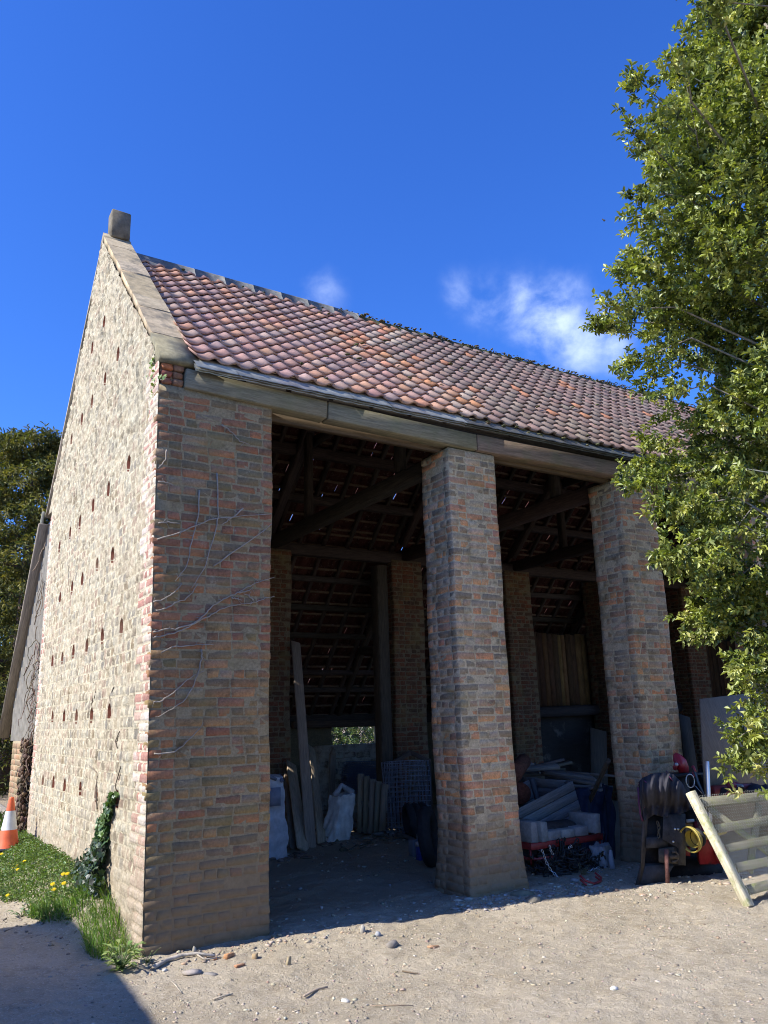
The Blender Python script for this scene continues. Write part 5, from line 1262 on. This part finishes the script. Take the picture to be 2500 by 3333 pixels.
Bp = np.stack([TX+np.cos(th)*rad, TY+np.sin(th)*rad, z+rng.uniform(-.1, .1, NS)], 1)
gap = .6*fbm(Bp[:, 0]*1.5+Bp[:, 1]*.8+3, Bp[:, 2]*1.5+Bp[:, 1]*1.1, 2, 77)+.55*fbm(Bp[:, 0]*3.9+Bp[:, 1]*2.3, Bp[:, 2]*3.6-Bp[:, 1]*2, 2, 78)
keepm = (gap > .425)&((Bp-np.array(CAM))@BF > .5); 
pxs, pys = unp(Bp); inview = (pxs < 2800) & (pys > -300) & (pys < 2700)
keepm &= inview | (rng.random(NS) < .3)
keepm &= Bp[:, 1] < -.35
Bp = Bp[keepm]; th = th[keepm]
od = np.stack([np.cos(th), np.sin(th), rng.uniform(-.5, .6, len(th))], 1)+rng.normal(0, .35, (len(th), 3))
# individual drooping sprays seen against the sky and the barn
SPR = [((2300,640),(2230,250),8),((2250,420),(2060,245),16),((2250,330),(2200,180),8),((2350,60),(2265,20),8),((2500,20),(2280,-10),10),((2250,880),(2045,870),12),((2200,560),(2060,430),12),((2230,640),(2060,640),10),((2250,720),(2045,700),12),((2200,1050),(1930,1050),26),((2200,1000),(1990,985),12),((2250,1100),(2020,1200),14),((2220,1180),(2090,1240),10),((2300,1250),(2150,1290),12),((2300,1350),(2100,1440),16),((2400,1500),(2010,1590),34),((2350,1480),(2060,1530),22),((2400,1620),(2130,1650),22),((2400,1700),(2150,1830),34),((2420,1780),(2190,1850),20),((2450,1850),(2220,2030),34),((2480,1950),(2260,2070),24),((2500,1800),(2330,1990),16),((2550,2080),(2390,2150),20),((2550,2150),(2420,2200),12),((2560,2300),(2400,2400),22),((2560,2400),(2420,2440),16),((2540,2480),(2400,2490),12),((2540,2200),(2440,2290),10),((2350,1560),(2200,1700),22),((2450,1650),(2280,1900),22),((2500,2000),(2350,2060),16)]
eb = []; ed = []; brn = []
for (a, b), (c, d), n in SPR:
    dd = dist_t+random.uniform(-.9, .3); P0 = atd(a, b, dd*1.04); P1 = atd(c, d, dd)
    P0[1] = min(P0[1], -.5); P1[1] = min(P1[1], -.5); ax = P1-P0; L_ = np.linalg.norm(ax); ax /= L_; brn.append((P0, P1))
    for k in range(n*3):
        t_ = random.random()**.8; w_ = .13*(1.15-t_)+.03
        eb.append(P0+ax*L_*t_*.96+rng.normal(0, 1, 3)*w_*vec(1, 1, .7)); ed.append(ax*.8+rng.normal(0, .6, 3)+vec(0, 0, .15))
eb, ed = np.array(eb), np.array(ed)
LP = [(.13, .165, .03), (.21, .25, .045), (.045, .065, .02), (.34, .36, .07), (.48, .47, .16), (.11, .15, .06)]
B_all = np.concatenate([Bp, eb]); D_all = np.concatenate([od, ed])
Pt, Dd, Cc = sprigs(B_all, D_all, 10, rng.uniform(.07, .14, len(B_all)), .04, .02, LP, [.26, .24, .14, .16, .08, .12], 1.0, (.36, .39, .12))
n = len(Pt); leafcloud('crown', Pt, Dd, rng.uniform(.038, .084, n), rng.uniform(.022, .042, n), Cc, MT['leaf'], tree)
mb = MB(); mb.tube([(TX+.1, TY, -.3), (TX, TY, 1.2), (TX+.05, TY+.05, 3), (TX-.05, TY, 6), (TX, TY, 9.6)], [.24, .19, .16, .1, .03], 12, (.22, .19, .15)); mb.build('trunk', MT['bark'], tree)
mb = MB()
for P0, P1 in brn:
    z0 = max(1.0, P0[2]-.9); m_ = (P0+np.array([TX, TY, z0]))/2+vec(0, 0, .1); mb.tube([(TX, TY, z0), m_, P0, (P0+P1)/2+rng.normal(0, .03, 3), P1], [.025, .014, .009, .006, .003], 5, (.24, .21, .17))
for k in range(24):
    i = random.randrange(len(Bp)); p = Bp[i]; z0 = max(1, p[2]-random.uniform(.2, .9)); mb.tube([(TX, TY, z0), (p+np.array([TX, TY, z0]))/2+vec(0, 0, .12), p], [.018, .010, .003], 5, (.22, .23, .19))
mb.build('limb', MT['bark'], tree)

# ---- conifers
def conifer(name, base, h, r, n, label, pal_, drop=.35, size=.16, group=None, seed=0, shape=None):
    t = thing(name, base, label, 'tree', group); base = np.array(base, float)
    z = rng.random(n)**.8*h*.97; th = rng.uniform(0, 2*np.pi, n); lay = .78+.30*np.sin(z*5.2+np.sin(th*3+seed)*2.2+th)
    prof_ = (shape or (lambda u: (1-u)**.62*(.55+.45*np.minimum(1, u*5))))(z/h)
    rad = r*prof_*lay*(1-rng.random(n)**1.7*.55)*(1+.25*(fbm(th*2+seed, z*.6, 2, 5)-.45))
    B = base+np.stack([np.cos(th)*rad, np.sin(th)*rad, z-rad*.1], 1)
    d = np.stack([np.cos(th), np.sin(th), -drop+rng.uniform(-.2, .5, n)], 1)+rng.normal(0, .35, (n, 3))
    Pt, Dd, Cc = sprigs(B, d, 5, rng.uniform(size*.8, size*1.8, n), size, size*.3, pal_, None, 1.1)
    m_ = len(Pt); leafcloud('crown', Pt, Dd, rng.uniform(size*.5, size, m_), rng.uniform(size*.16, size*.32, m_), Cc, MT['needle'], t)
    mb = MB(); mb.tube([base-vec(0, 0, .3), base+vec(.1, 0, h*.5), base+vec(0, 0, h*.96)], [h*.025, h*.017, .03], 8, (.14, .10, .08))
    for k in range(26):
        zz_ = h*random.uniform(.1, .9); a = random.uniform(0, 6.3); R_ = r*.7*(1-zz_/h)**.6; mb.tube([base+vec(0, 0, zz_), base+vec(math.cos(a)*R_*.6, math.sin(a)*R_*.6, zz_+.2), base+vec(math.cos(a)*R_, math.sin(a)*R_, zz_)], [h*.007, h*.004, .01], 5, (.14, .10, .08))
    mb.build('trunk', MT['bark'], t); return t
YW = [(.14, .14, .035), (.10, .11, .03), (.18, .17, .05), (.07, .085, .03), (.23, .20, .06)]
def rayxy(px, dist):
    d = BF*FPX+BR*(px-1250)+BU*0; d = d[:2]/np.linalg.norm(d[:2]); return np.array([CAM[0]+d[0]*dist, CAM[1]+d[1]*dist])
dome = lambda u: np.sqrt(np.clip(1-u**2.2, 0, 1))*(.75+.25*np.minimum(1, u*4))
x, y = rayxy(95, 26); top = atd(120, 1400, 27)[2]
conifer('yew_tree', (x, y, 0), top+.3, 3.6, 15000, 'big olive green yew tree standing beyond the left side of the barn', YW, .5, .20, seed=2, shape=dome)
x, y = rayxy(-60, 33); conifer('yew_tree', (x, y, 0), 8.5, 4.0, 7000, 'lower dark evergreen behind the traffic cones at the left edge', [(.035, .05, .02), (.05, .06, .02), (.025, .04, .02)], .4, .26, seed=4, shape=dome)
x, y = rayxy(2010, 34); tp = atd(1990, 1195, 36)[2]
conifer('pine_tree', (x, y, 0), tp, 2.6, 6500, 'small conifer top showing over the ridge beside the glossy tree', [(.07, .085, .05), (.10, .10, .06), (.05, .065, .045)], .1, .2, seed=7, shape=lambda u: (1-u)**.55*(.6+.4*np.sin(u*22)**2))
# ---- shrubs seen through the opening in the rear wall
def shrub(name, base, r, h, n, label, pal_, size=.09, bare=False):
    t = thing(name, base, label, 'shrub'); base = np.array(base, float)
    if not bare or True:
        th = rng.uniform(0, 6.28, n); ph = np.arccos(rng.uniform(0, 1, n)); q = 1-rng.random(n)**1.5*.6
        k = 1+.35*(fbm(th*2, ph*3, 3, 9)-.45)
        B = base+np.stack([np.cos(th)*np.sin(ph)*r*q*k, np.sin(th)*np.sin(ph)*r*q*k, np.cos(ph)*h*q*k], 1)
        Pt, Dd, Cc = sprigs(B, B-base+rng.normal(0, .5, (n, 3)), 7, rng.uniform(size, size*2, n), size, size*.5, pal_, None, 1.)
        m_ = len(Pt); leafcloud('foliage', Pt, Dd, rng.uniform(size*.5, size, m_), rng.uniform(size*.25, size*.5, m_), Cc, MT['leaf'], t)
    mb = MB()
    for k in range(160 if bare else 24):
        a = random.uniform(0, 6.3); e = random.uniform(.2, 1.3); p = base.copy(); pts = [p]; d = vec(math.cos(a)*math.cos(e), math.sin(a)*math.cos(e), math.sin(e)); l = r*random.uniform(.6, 1.25)
        for s_ in range(6): d = d+rng.normal(0, .2, 3); d /= np.linalg.norm(d); p = p+d*l/5; p[2] = max(p[2], 0); pts.append(p)
        mb.tube(pts, [.02, .016, .012, .009, .006, .004, .002], 4, jit((.40, .36, .28) if bare else (.15, .12, .09), .25))
    mb.build('twigs', MT['bark'], t)
a = at(1120, 2395, 'y', 17); shrub('laurel_shrub', (a[0]-.6, 17, 0), 2.3, 2.9, 1600, 'rounded green shrub seen through the opening in the rear wall', [(.10, .15, .04), (.16, .20, .06), (.05, .09, .03)], .13)
a = at(1200, 2395, 'y', 17); shrub('bare_shrub', (a[0]+1.1, 16.4, 0), 2.6, 3.0, 500, 'pale bare twiggy shrub right of the green one behind the barn', [(.30, .30, .12), (.36, .33, .18)], .06, True)
shrub('hedge_bush', (a[0]+3.0, 21, 0), 5.0, 4.2, 1800, 'sunlit bush farther back behind the bare shrub', [(.14, .17, .06), (.20, .20, .09)], .22)
x, y = rayxy(60, 40); 
for k, (dx, rr_, lb) in enumerate(((-6, 5., 'dark hedge bush at the far left behind the cones'), (0, 5.5, 'dark hedge bush directly below the big yew tree'), (7, 5, 'dark hedge bush hidden mostly by the corner of the gable'))):
    shrub('hedge_bush', (x+dx, y+k, 0), rr_, 4.5, 1500, lb, [(.03, .05, .02), (.05, .07, .025)], .3)
# cottage roof fragment beyond the aisle end
ct_ = thing('cottage', (1.2, 21, 0), 'low cottage with a dark pantile roof far behind the aisle end', 'cottage')
a = at(10, 2450, 'y', 21); mb = MB(); mb.box((a[0]-1.2, 23, 1.0), (3, 4, 2.6), None, (.2, .17, .14)); mb.build('wall', MT['brick_in'], ct_)
mb = MB(); mb.prism([(a[0]-3, 20.8, 1.75), (a[0]-3, 25.2, 1.75), (a[0]-3, 23, 3.1)], (3.6, 0, 0), (.17, .11, .09)); mb.build('roof', MT['tile'], ct_)

# ---- outbuilding to the left whose shadow falls over the path
ob = thing('outbuilding', (-8, .5, 0), 'plain brick outbuilding left of the path, known by its shadow', 'outbuilding')
hb = 3.6; x1 = -.13-hb*1.12; yb0, yb1 = -9.0, 1.45+hb*.15
mb = MB(); xf = lambda y: x1-.06+.064*(y-1.5); mb.prism([(x1-6, yb0, -.2), (xf(yb0), yb0, -.2), (xf(yb1), yb1, -.2), (x1-6, yb1, -.2)], (0, 0, hb+.2), (.3, .2, .15)); mb.build('walls', MT['brick_in'], ob)
mb = MB(); mb.prism([(x1-6.1, yb0-.1, hb+.05), (x1-.9, yb0-.1, hb+.05), (x1-3, yb0-.1, hb+1.1)], (0, yb1-yb0+.15, 0), (.3, .17, .13)); mb.build('roof', MT['tile'], ob)

# ---- grass on the bank
def in_bank(x, y):
    d = (.17+.165*y)+.06*np.sin(y*5)
    return (x < .0) & (-x < d) & (y > .12)
nb = 26000; gx = -rng.random(nb)*1.1; gy = rng.uniform(.1, 6.3, nb)**1.0; k = in_bank(gx, gy); gx, gy = gx[k], gy[k]
lng = (gy < 1.55+.25*np.sin(gx*9)) 
gx, gy, lng = gx, gy, lng
n = len(gx); gzv = gz(gx, gy); hgt_ = np.where(lng, rng.uniform(.07, .2, n), rng.uniform(.02, .06, n)); ang = rng.uniform(0, 6.28, n)
tuft = fbm(gx*7, gy*7, 2, 17); hgt_ = hgt_*(.45+1.25*tuft)*np.where(lng, 1, 1); lean_ = np.stack([np.cos(ang)*.6+np.cos(tuft*30)*.5-.25, np.sin(ang)*.6+np.sin(tuft*30)*.5-.15, np.zeros(n)], 1)*hgt_[:, None]*rng.uniform(.3, 1.5, (n, 1)); w_ = rng.uniform(.0018, .0035, n)*np.where(lng, 1, 1.6)
B0 = np.stack([gx, gy, gzv-.004], 1); sdv = np.stack([-np.sin(ang), np.cos(ang), np.zeros(n)], 1)*w_[:, None]
mid = B0+lean_*.35+np.stack([np.zeros(n), np.zeros(n), hgt_*.62], 1); tp_ = B0+lean_*1.1+np.stack([np.zeros(n), np.zeros(n), hgt_*.9], 1)
V = np.stack([B0-sdv, B0+sdv, mid+sdv*.8, mid-sdv*.8, tp_], 1).reshape(-1, 3); b = np.arange(n)[:, None]*5
Fq = [list(r) for r in (b+np.array([[0, 1, 2, 3]]))]+[list(r) for r in (b+np.array([[3, 2, 4]]))]
Cc = np.where(lng[:, None], cols([(.10, .19, .03), (.14, .25, .045), (.22, .30, .08), (.06, .12, .025), (.30, .28, .14)], n, .3, [.28, .28, .2, .18, .06]), cols([(.09, .16, .035), (.13, .21, .045), (.18, .24, .06)], n, .2))
o = mesh_obj('grass', V, Fq, np.concatenate([Cc, Cc]), None, MT['grass'], None); tag(o, 'fresh green grass growing on the bank against the gable', 'grass', None, 'stuff')
# low broadleaf ground cover
nb = 15000; gx = -rng.random(nb)*1.25; gy = rng.uniform(1.0, 6.6, nb); k = (gx < 0) & (-gx < .19+.17*gy+.05*np.sin(gy*5)); gx, gy = gx[k], gy[k]; n = len(gx)
hh = .03+.06*(fbm(gx*6, gy*6, 3, 3)); Pt = np.stack([gx, gy, gz(gx, gy)+hh*rng.random(n)], 1); a = rng.uniform(0, 6.28, n)
D = np.stack([np.cos(a), np.sin(a), rng.uniform(-.1, .8, n)], 1)
o = leafcloud('ground_cover', Pt, D, rng.uniform(.018, .042, n), rng.uniform(.012, .026, n), cols([(.10, .17, .04), (.14, .21, .05), (.18, .25, .07), (.07, .12, .04)], n, .25), MT['leaf'], None); tag(o, 'low leafy weeds covering the bank behind the long grass', 'ground cover', None, 'stuff')
# far grass behind
nb = 9000; gx = rng.uniform(-2.2, .0, nb); gy = rng.uniform(6.3, 13, nb); hgt_ = rng.uniform(.05, .15, nb); B0 = np.stack([gx, gy, gz(gx, gy)], 1)
o = leafcloud('rough_grass', B0, np.stack([rng.normal(0, .3, nb), rng.normal(0, .3, nb), np.ones(nb)], 1), hgt_, .012, cols([(.05, .09, .02), (.09, .13, .04)], nb), MT['grass'], None); tag(o, 'rough grass beyond the traffic cones', 'grass', None, 'stuff')

# ---- dandelions
r8 = lambda x, y: (x*.452, 2200+y*.452)
DN = [((100,1378),'dandelion at the top left of the left hand row'), ((128,1365),'dandelion just right of the topmost one in the left row'), ((126,1395),'lower of the close pair at the top of the left row'), ((176,1335),'small dandelion highest up on the bank'), ((84,1420),'dandelion in the middle of the left row'), ((73,1442),'dandelion touching the one above it in the left row'), ((68,1486),'single dandelion below the middle of the left row'),
      ((45,1525),'dandelion near the left edge low in the row'), ((54,1580),'lowest dandelion at the left edge'), ((88,1568),'small dandelion right of the lowest one at the left edge'), ((12,1283),'dandelion by the base of the bigger traffic cone'), ((455,1428),'dandelion nearest the ivy, upper left of a pair'), ((484,1425),'dandelion nearest the ivy, upper right of a pair'), ((460,1494),'big dandelion alone below the pair by the ivy'), ((379,1500),'big dandelion left of the lone one by the ivy'), ((362,1560),'big dandelion in the clump of two, lower left'), ((388,1538),'big dandelion in the clump of two, upper right'), ((312,1645),'lowest big dandelion at the edge of the long grass')]
for (x, y), lb in DN:
    g_ = gnd(*r8(x, y+12), .15); h_ = random.uniform(.05, .09); px, py = r8(x, y); big = x > 300
    # the stalk stands where the sight line through the flower is h_ above the ground
    p = at(px, py, 'z', gzs(g_[0], g_[1])+h_); 
    for _ in range(3): p = at(px, py, 'z', gzs(p[0], p[1])+h_)
    t = thing('dandelion', (p[0], p[1], gzs(p[0], p[1])), lb, 'dandelion', 'dandelions in flower on the bank')
    mb = MB(); fx, fy, fz = frame((-.25, -.45, .8)); R_ = .021 if big else .018
    for ring, (rr_, hh) in enumerate(((1, .0), (.75, .004), (.45, .007))):
        m_ = 16-ring*3
        for k in range(m_):
            a = 6.283*k/m_+ring; a2 = a+.26
            d1 = (fx*math.cos(a)+fy*math.sin(a)); d2 = (fx*math.cos(a2)+fy*math.sin(a2)); mb.add([p+fz*hh, p+d1*R_*rr_+fz*(hh+.003), p+d2*R_*rr_+fz*(hh+.003)], [(0, 1, 2)], jit((.80, .56, .01), .08))
    mb.build('flower_head', MT['petal'], t)
    mb = MB(); mb.tube([(p[0]+.01, p[1], gzs(p[0], p[1])), p-fz*.004], .002, 5, (.2, .28, .08)); mb.build('stalk', MT['grass'], t)
# ---- broad leaved weed at the corner, dock leaf on the bank
def weed(p, n, ln, label, pal_, h=.16):
    t = thing('leafy_weed', p, label, 'plant'); mb = MB(); ms = MB(); p = np.array(p)
    for k in range(n):
        a = random.uniform(0, 6.3); e = random.uniform(.3, 1.4); q = p+vec(math.cos(a)*.03, math.sin(a)*.03, 0); hh = h*random.random(); st_ = q+vec(math.cos(a)*hh*.5, math.sin(a)*hh*.5, hh)
        ms.tube([p, (p+st_)/2+vec(0, 0, .01), st_], .0022, 4, (.12, .18, .06)); leaf(mb, st_, vec(math.cos(a), math.sin(a), math.sin(e)*.6-.1), vec(0, 0, 1), ln*random.uniform(.6, 1.1), ln*.42, jit(random.choice(pal_), .2), .15, .25)
    mb.build('leaves', MT['leaf'], t); ms.build('stems', MT['grass'], t)
weed(gnd(395, 3160), 75, .085, 'bright leafy weed growing at the foot of the barn corner', [(.26, .34, .09), (.18, .27, .07), (.32, .38, .13)])
weed(gnd(430, 3110), 26, .05, 'smaller sprawling weed between the bright weed and the wall corner', [(.13, .18, .06), (.1, .15, .05)], .1)
weed(gnd(70, 2985), 14, .09, 'grey green dock leaves at the lower edge of the bank', [(.20, .27, .16), (.15, .22, .1)], .05)
weed(gnd(480, 3135), 16, .04, 'dried up little weed against the foot of the wide pier', [(.2, .18, .1), (.14, .15, .07)], .09)

# ---- stones, bricks and sticks one can tell apart
def stone_at(px, py, r, sq, col, name, label, mat='stone', sub=True):
    p = gnd(px, py); mb = MB(); mb.blob(p+vec(0, 0, r*sq[2]*.25), r, col, sq=sq, rough=.22); o = simple(name, mb, mat, label, 'stone' if name == 'stone' else 'brick'); return o
for a in ((628, 3167, .055, (1.5, .9, .35), (.36, .31, .27), 'stone', 'flat pinkish stone in front of the wide corner pier'), (685, 3172, .035, (1.8, .8, .3), (.28, .25, .22), 'stone', 'thin dark stone touching the flat pinkish stone'),
          (632, 3100, .032, (.6, .5, 1.1), (.42, .38, .3), 'stone', 'pale stone standing upright against the foot of the wide pier'), (536, 3160, .02, (1.4, 1, .7), (.6, .57, .5), 'stone', 'small white stone under the end of the bent stick'),
          (1278, 3078, .05, (1.3, .9, .7), (.27, .24, .21), 'stone', 'dark lump of stone just outside the shadow edge'), (1180, 3035, .045, (.8, .5, 1.1), (.38, .35, .3), 'stone', 'pale stone half buried upright in the first bay entrance'),
          (1230, 3045, .03, (1, .8, .9), (.40, .40, .40), 'stone', 'grey stone right of the upright pale one'), (1735, 2935, .07, (1.3, .9, .6), (.30, .26, .19), 'stone', 'tan boulder by the heap of white rubble'), (1705, 2915, .09, (1.5, .8, .5), (.20, .20, .14), 'stone', 'flat mossy stone at the right foot of the second pier'),
          (1125, 3260, .025, (1.3, .9, .6), (.58, .55, .48), 'stone', 'lone pale stone in the open yard below the stick'), (2000, 3220, .03, (1.2, .9, .5), (.62, .6, .55), 'stone', 'bright white stone in the middle of the yard'), (1870, 2870, .05, (1.2, .8, .7), (.40, .38, .35), 'stone', 'grey stone right of the red hoop')):
    stone_at(*a)
for px, py, sz, rot, col, lb in ((745, 3118, (.10, .05, .05), .5, (.40, .22, .14), 'broken orange brick piece at the foot of the wide pier'), (830, 3120, (.06, .045, .05), .9, (.38, .30, .22), 'small tan brick cube right of the orange piece'), (780, 3145, (.10, .045, .02), .3, (.38, .21, .15), 'thin orange tile shard in front of the wide pier'),
                             (1412, 3083, (.11, .05, .018), -.1, (.46, .29, .22), 'flat pink tile shard lying in the sun'), (940, 3140, (.035, .03, .08), .2, (.30, .27, .22), 'short grey offcut standing in the dust'), (700, 3125, (.04, .03, .03), 1.2, (.36, .18, .12), 'tiny red brick chip left of the orange piece')):
    p = gnd(px, py); mb = MB(); c, s_ = math.cos(rot), math.sin(rot); mb.box(p+vec(0, 0, sz[2]*.25), np.array(sz)*.8, [[c, -s_, .1], [s_, c, 0], [-.1, 0, 1]], col, .004, .004); simple('brick_fragment', mb, 'brick_in', lb, 'brick', 'broken brick and tile pieces')
for pts, r, col, lb in (([(500,3158),(540,3135),(590,3118),(640,3112),(700,3120)], .017, (.42, .37, .30), 'thick bent grey stick lying at the foot of the wide pier'), ([(640,3112),(665,3128),(715,3122)], .008, (.36, .31, .25), 'thin forked end beside the bent grey stick'), ([(990,3248),(1030,3226),(1068,3218)], .008, (.34, .27, .2), 'short dark stick in the sunny yard right of centre'), ([(695,3258),(725,3248),(758,3240)], .006, (.45, .38, .28), 'pale twig in the yard below the wide pier'), ([(1212,3278),(1290,3276),(1345,3278)], .004, (.30, .23, .16), 'thin reddish twig low in the middle of the yard'), ([(1310,3165),(1350,3172),(1362,3172)], .005, (.2, .15, .1), 'small dark twig near the shadow edge'), ([(560,3200),(575,3215),(590,3235)], .005, (.4, .34, .26), 'thin twig pointing down from the stony patch'), ([(15,3035),(55,3022),(72,3018)], .006, (.2, .16, .12), 'dark twig on the path below the grass bank')):
    P = [gnd(*q)+vec(0, 0, r*.8+.004) for q in pts]; mb = MB(); mb.tube(P, [r*(1-.5*i/len(P)) for i in range(len(P))], 6, col); simple('stick', mb, 'bark', lb, 'stick', 'sticks and twigs on the ground')
# ---- gravel and rubble
mb = MB()
def scatter(n, xr, yr, rr_, pal_, test=None, flat=.6, weight=None):
    for _ in range(n):
        x, y = random.uniform(*xr), random.uniform(*yr)
        if test and not test(x, y): continue
        r = rr_[0]+(rr_[1]-rr_[0])*random.random()**3; mb.blob((x, y, gzs(x, y)+r*.12), r, jit(random.choice(pal_), .2), sq=(random.uniform(.8, 1.6), random.uniform(.7, 1.1), flat*random.uniform(.6, 1.1)), rough=.3)
GP = [(.48, .42, .33), (.40, .34, .26), (.34, .28, .2), (.52, .47, .38), (.30, .25, .18), (.42, .31, .22)]
dens = lambda x, y: fbm(np.array([x*1.7]), np.array([y*1.7]), 3, 41)[0] > random.uniform(.25, .62)
scatter(2300, (-.2, 6.2), (-3.6, -.15), (.004, .017), GP, dens)
scatter(3200, (-.6, 5.4), (-3.6, -.2), (.004, .013), [(.45, .375, .285), (.40, .33, .25), (.36, .29, .21)])
scatter(700, (-1.3, .3), (-3.4, 1.5), (.004, .014), GP, dens)
scatter(150, (-.1, 1.2), (-.42, -.04), (.006, .026), [(.40, .33, .24), (.34, .27, .19), (.46, .40, .31), (.38, .26, .18)]); scatter(330, (2.7, 4.5), (-.5, -.05), (.008, .035), [(.42, .40, .36), (.35, .33, .3), (.28, .25, .2)])
scatter(420, (1.0, 3.4), (-.7, .4), (.006, .026), GP, dens); scatter(260, (4.0, 6.2), (-1.2, .3), (.006, .03), GP)
scatter(260, (-.75, .05), (-.1, 2.6), (.006, .022), [(.38, .33, .26), (.28, .24, .19)], lambda x, y: -x > .12+.16*y and -x < .35+.2*y)
tag(mb.build('gravel', MT['concrete']), 'loose stones and grit scattered over the dry yard', 'gravel', None, 'stuff')
mb = MB(); scatter(500, (1.0, 4.8), (.3, 3.6), (.006, .03), [(.40, .31, .21), (.33, .25, .17), (.48, .42, .34)], dens)
scatter(420, (2.2, 5.6), (2.6, 6.6), (.015, .08), [(.22, .17, .125), (.28, .23, .18), (.34, .29, .23), (.14, .11, .08)], lambda x, y: y > 1.6+.45*x); scatter(260, (1.2, 5.4), (.6, 4), (.008, .03), [(.2, .17, .14), (.3, .27, .23)], dens)
for _ in range(160):
    x, y = random.uniform(2.2, 5.4), random.uniform(3, 5.6); a = random.uniform(0, 3.1); l = random.uniform(.03, .12); mb.bar((x-math.cos(a)*l, y-math.sin(a)*l, gzs(x, y)+.03), (x+math.cos(a)*l, y+math.sin(a)*l, gzs(x, y)+.03+random.uniform(-.03, .05)), random.uniform(.01, .04), .008, (0, 0, 1), jit((.16, .13, .1), .3))
tag(mb.build('rubble', MT['concrete']), 'dark litter and rubble on the floor at the back of the first bay', 'rubble', None, 'stuff')
mb = MB()
for _ in range(900):
    x, y = random.uniform(-.6, 5.8), random.uniform(-3.4, .2)
    if not dens(x, y): continue
    a = random.uniform(0, 6.3); l = random.uniform(.01, .045); z_ = gzs(x, y)+.004; mb.tube([(x, y, z_), (x+math.cos(a)*l, y+math.sin(a)*l, z_+random.uniform(0, .012))], random.uniform(.0008, .002), 3, jit((.45, .38, .27), .3), False)
tag(mb.build('straw_litter', MT['bark']), 'bits of straw and twig strewn over the dry earth', 'litter', None, 'stuff')
# straw sprouting from the shadowed edge, bee in the sky
b_ = thing('bee', atd(1966, 717, 4.2), 'tiny dark flying insect in the blue sky left of the tree', 'insect'); mb = MB(); c = atd(1966, 717, 4.2); mb.lathe([(0, -.009), (.0035, -.006), (.0045, 0), (.003, .006), (0, .009)], c, (.3, .5, 1), 10, (.05, .04, .03)); mb.build('body', MT['cloth'], b_, True)
mb = MB(); mb.add([c, c+vec(.012, -.004, .006), c+vec(.011, .004, .001)], [(0, 1, 2)], (.3, .3, .3)); mb.add([c, c+vec(-.012, -.002, .006), c+vec(-.011, .004, .001)], [(0, 1, 2)], (.3, .3, .3)); mb.build('wings', MT['plastic'], b_)
for o in bpy.data.objects:
    if o.name.split('.')[0] in ('ridge_moss', 'eaves_moss', 'roof_moss'): o['kind'] = 'stuff'
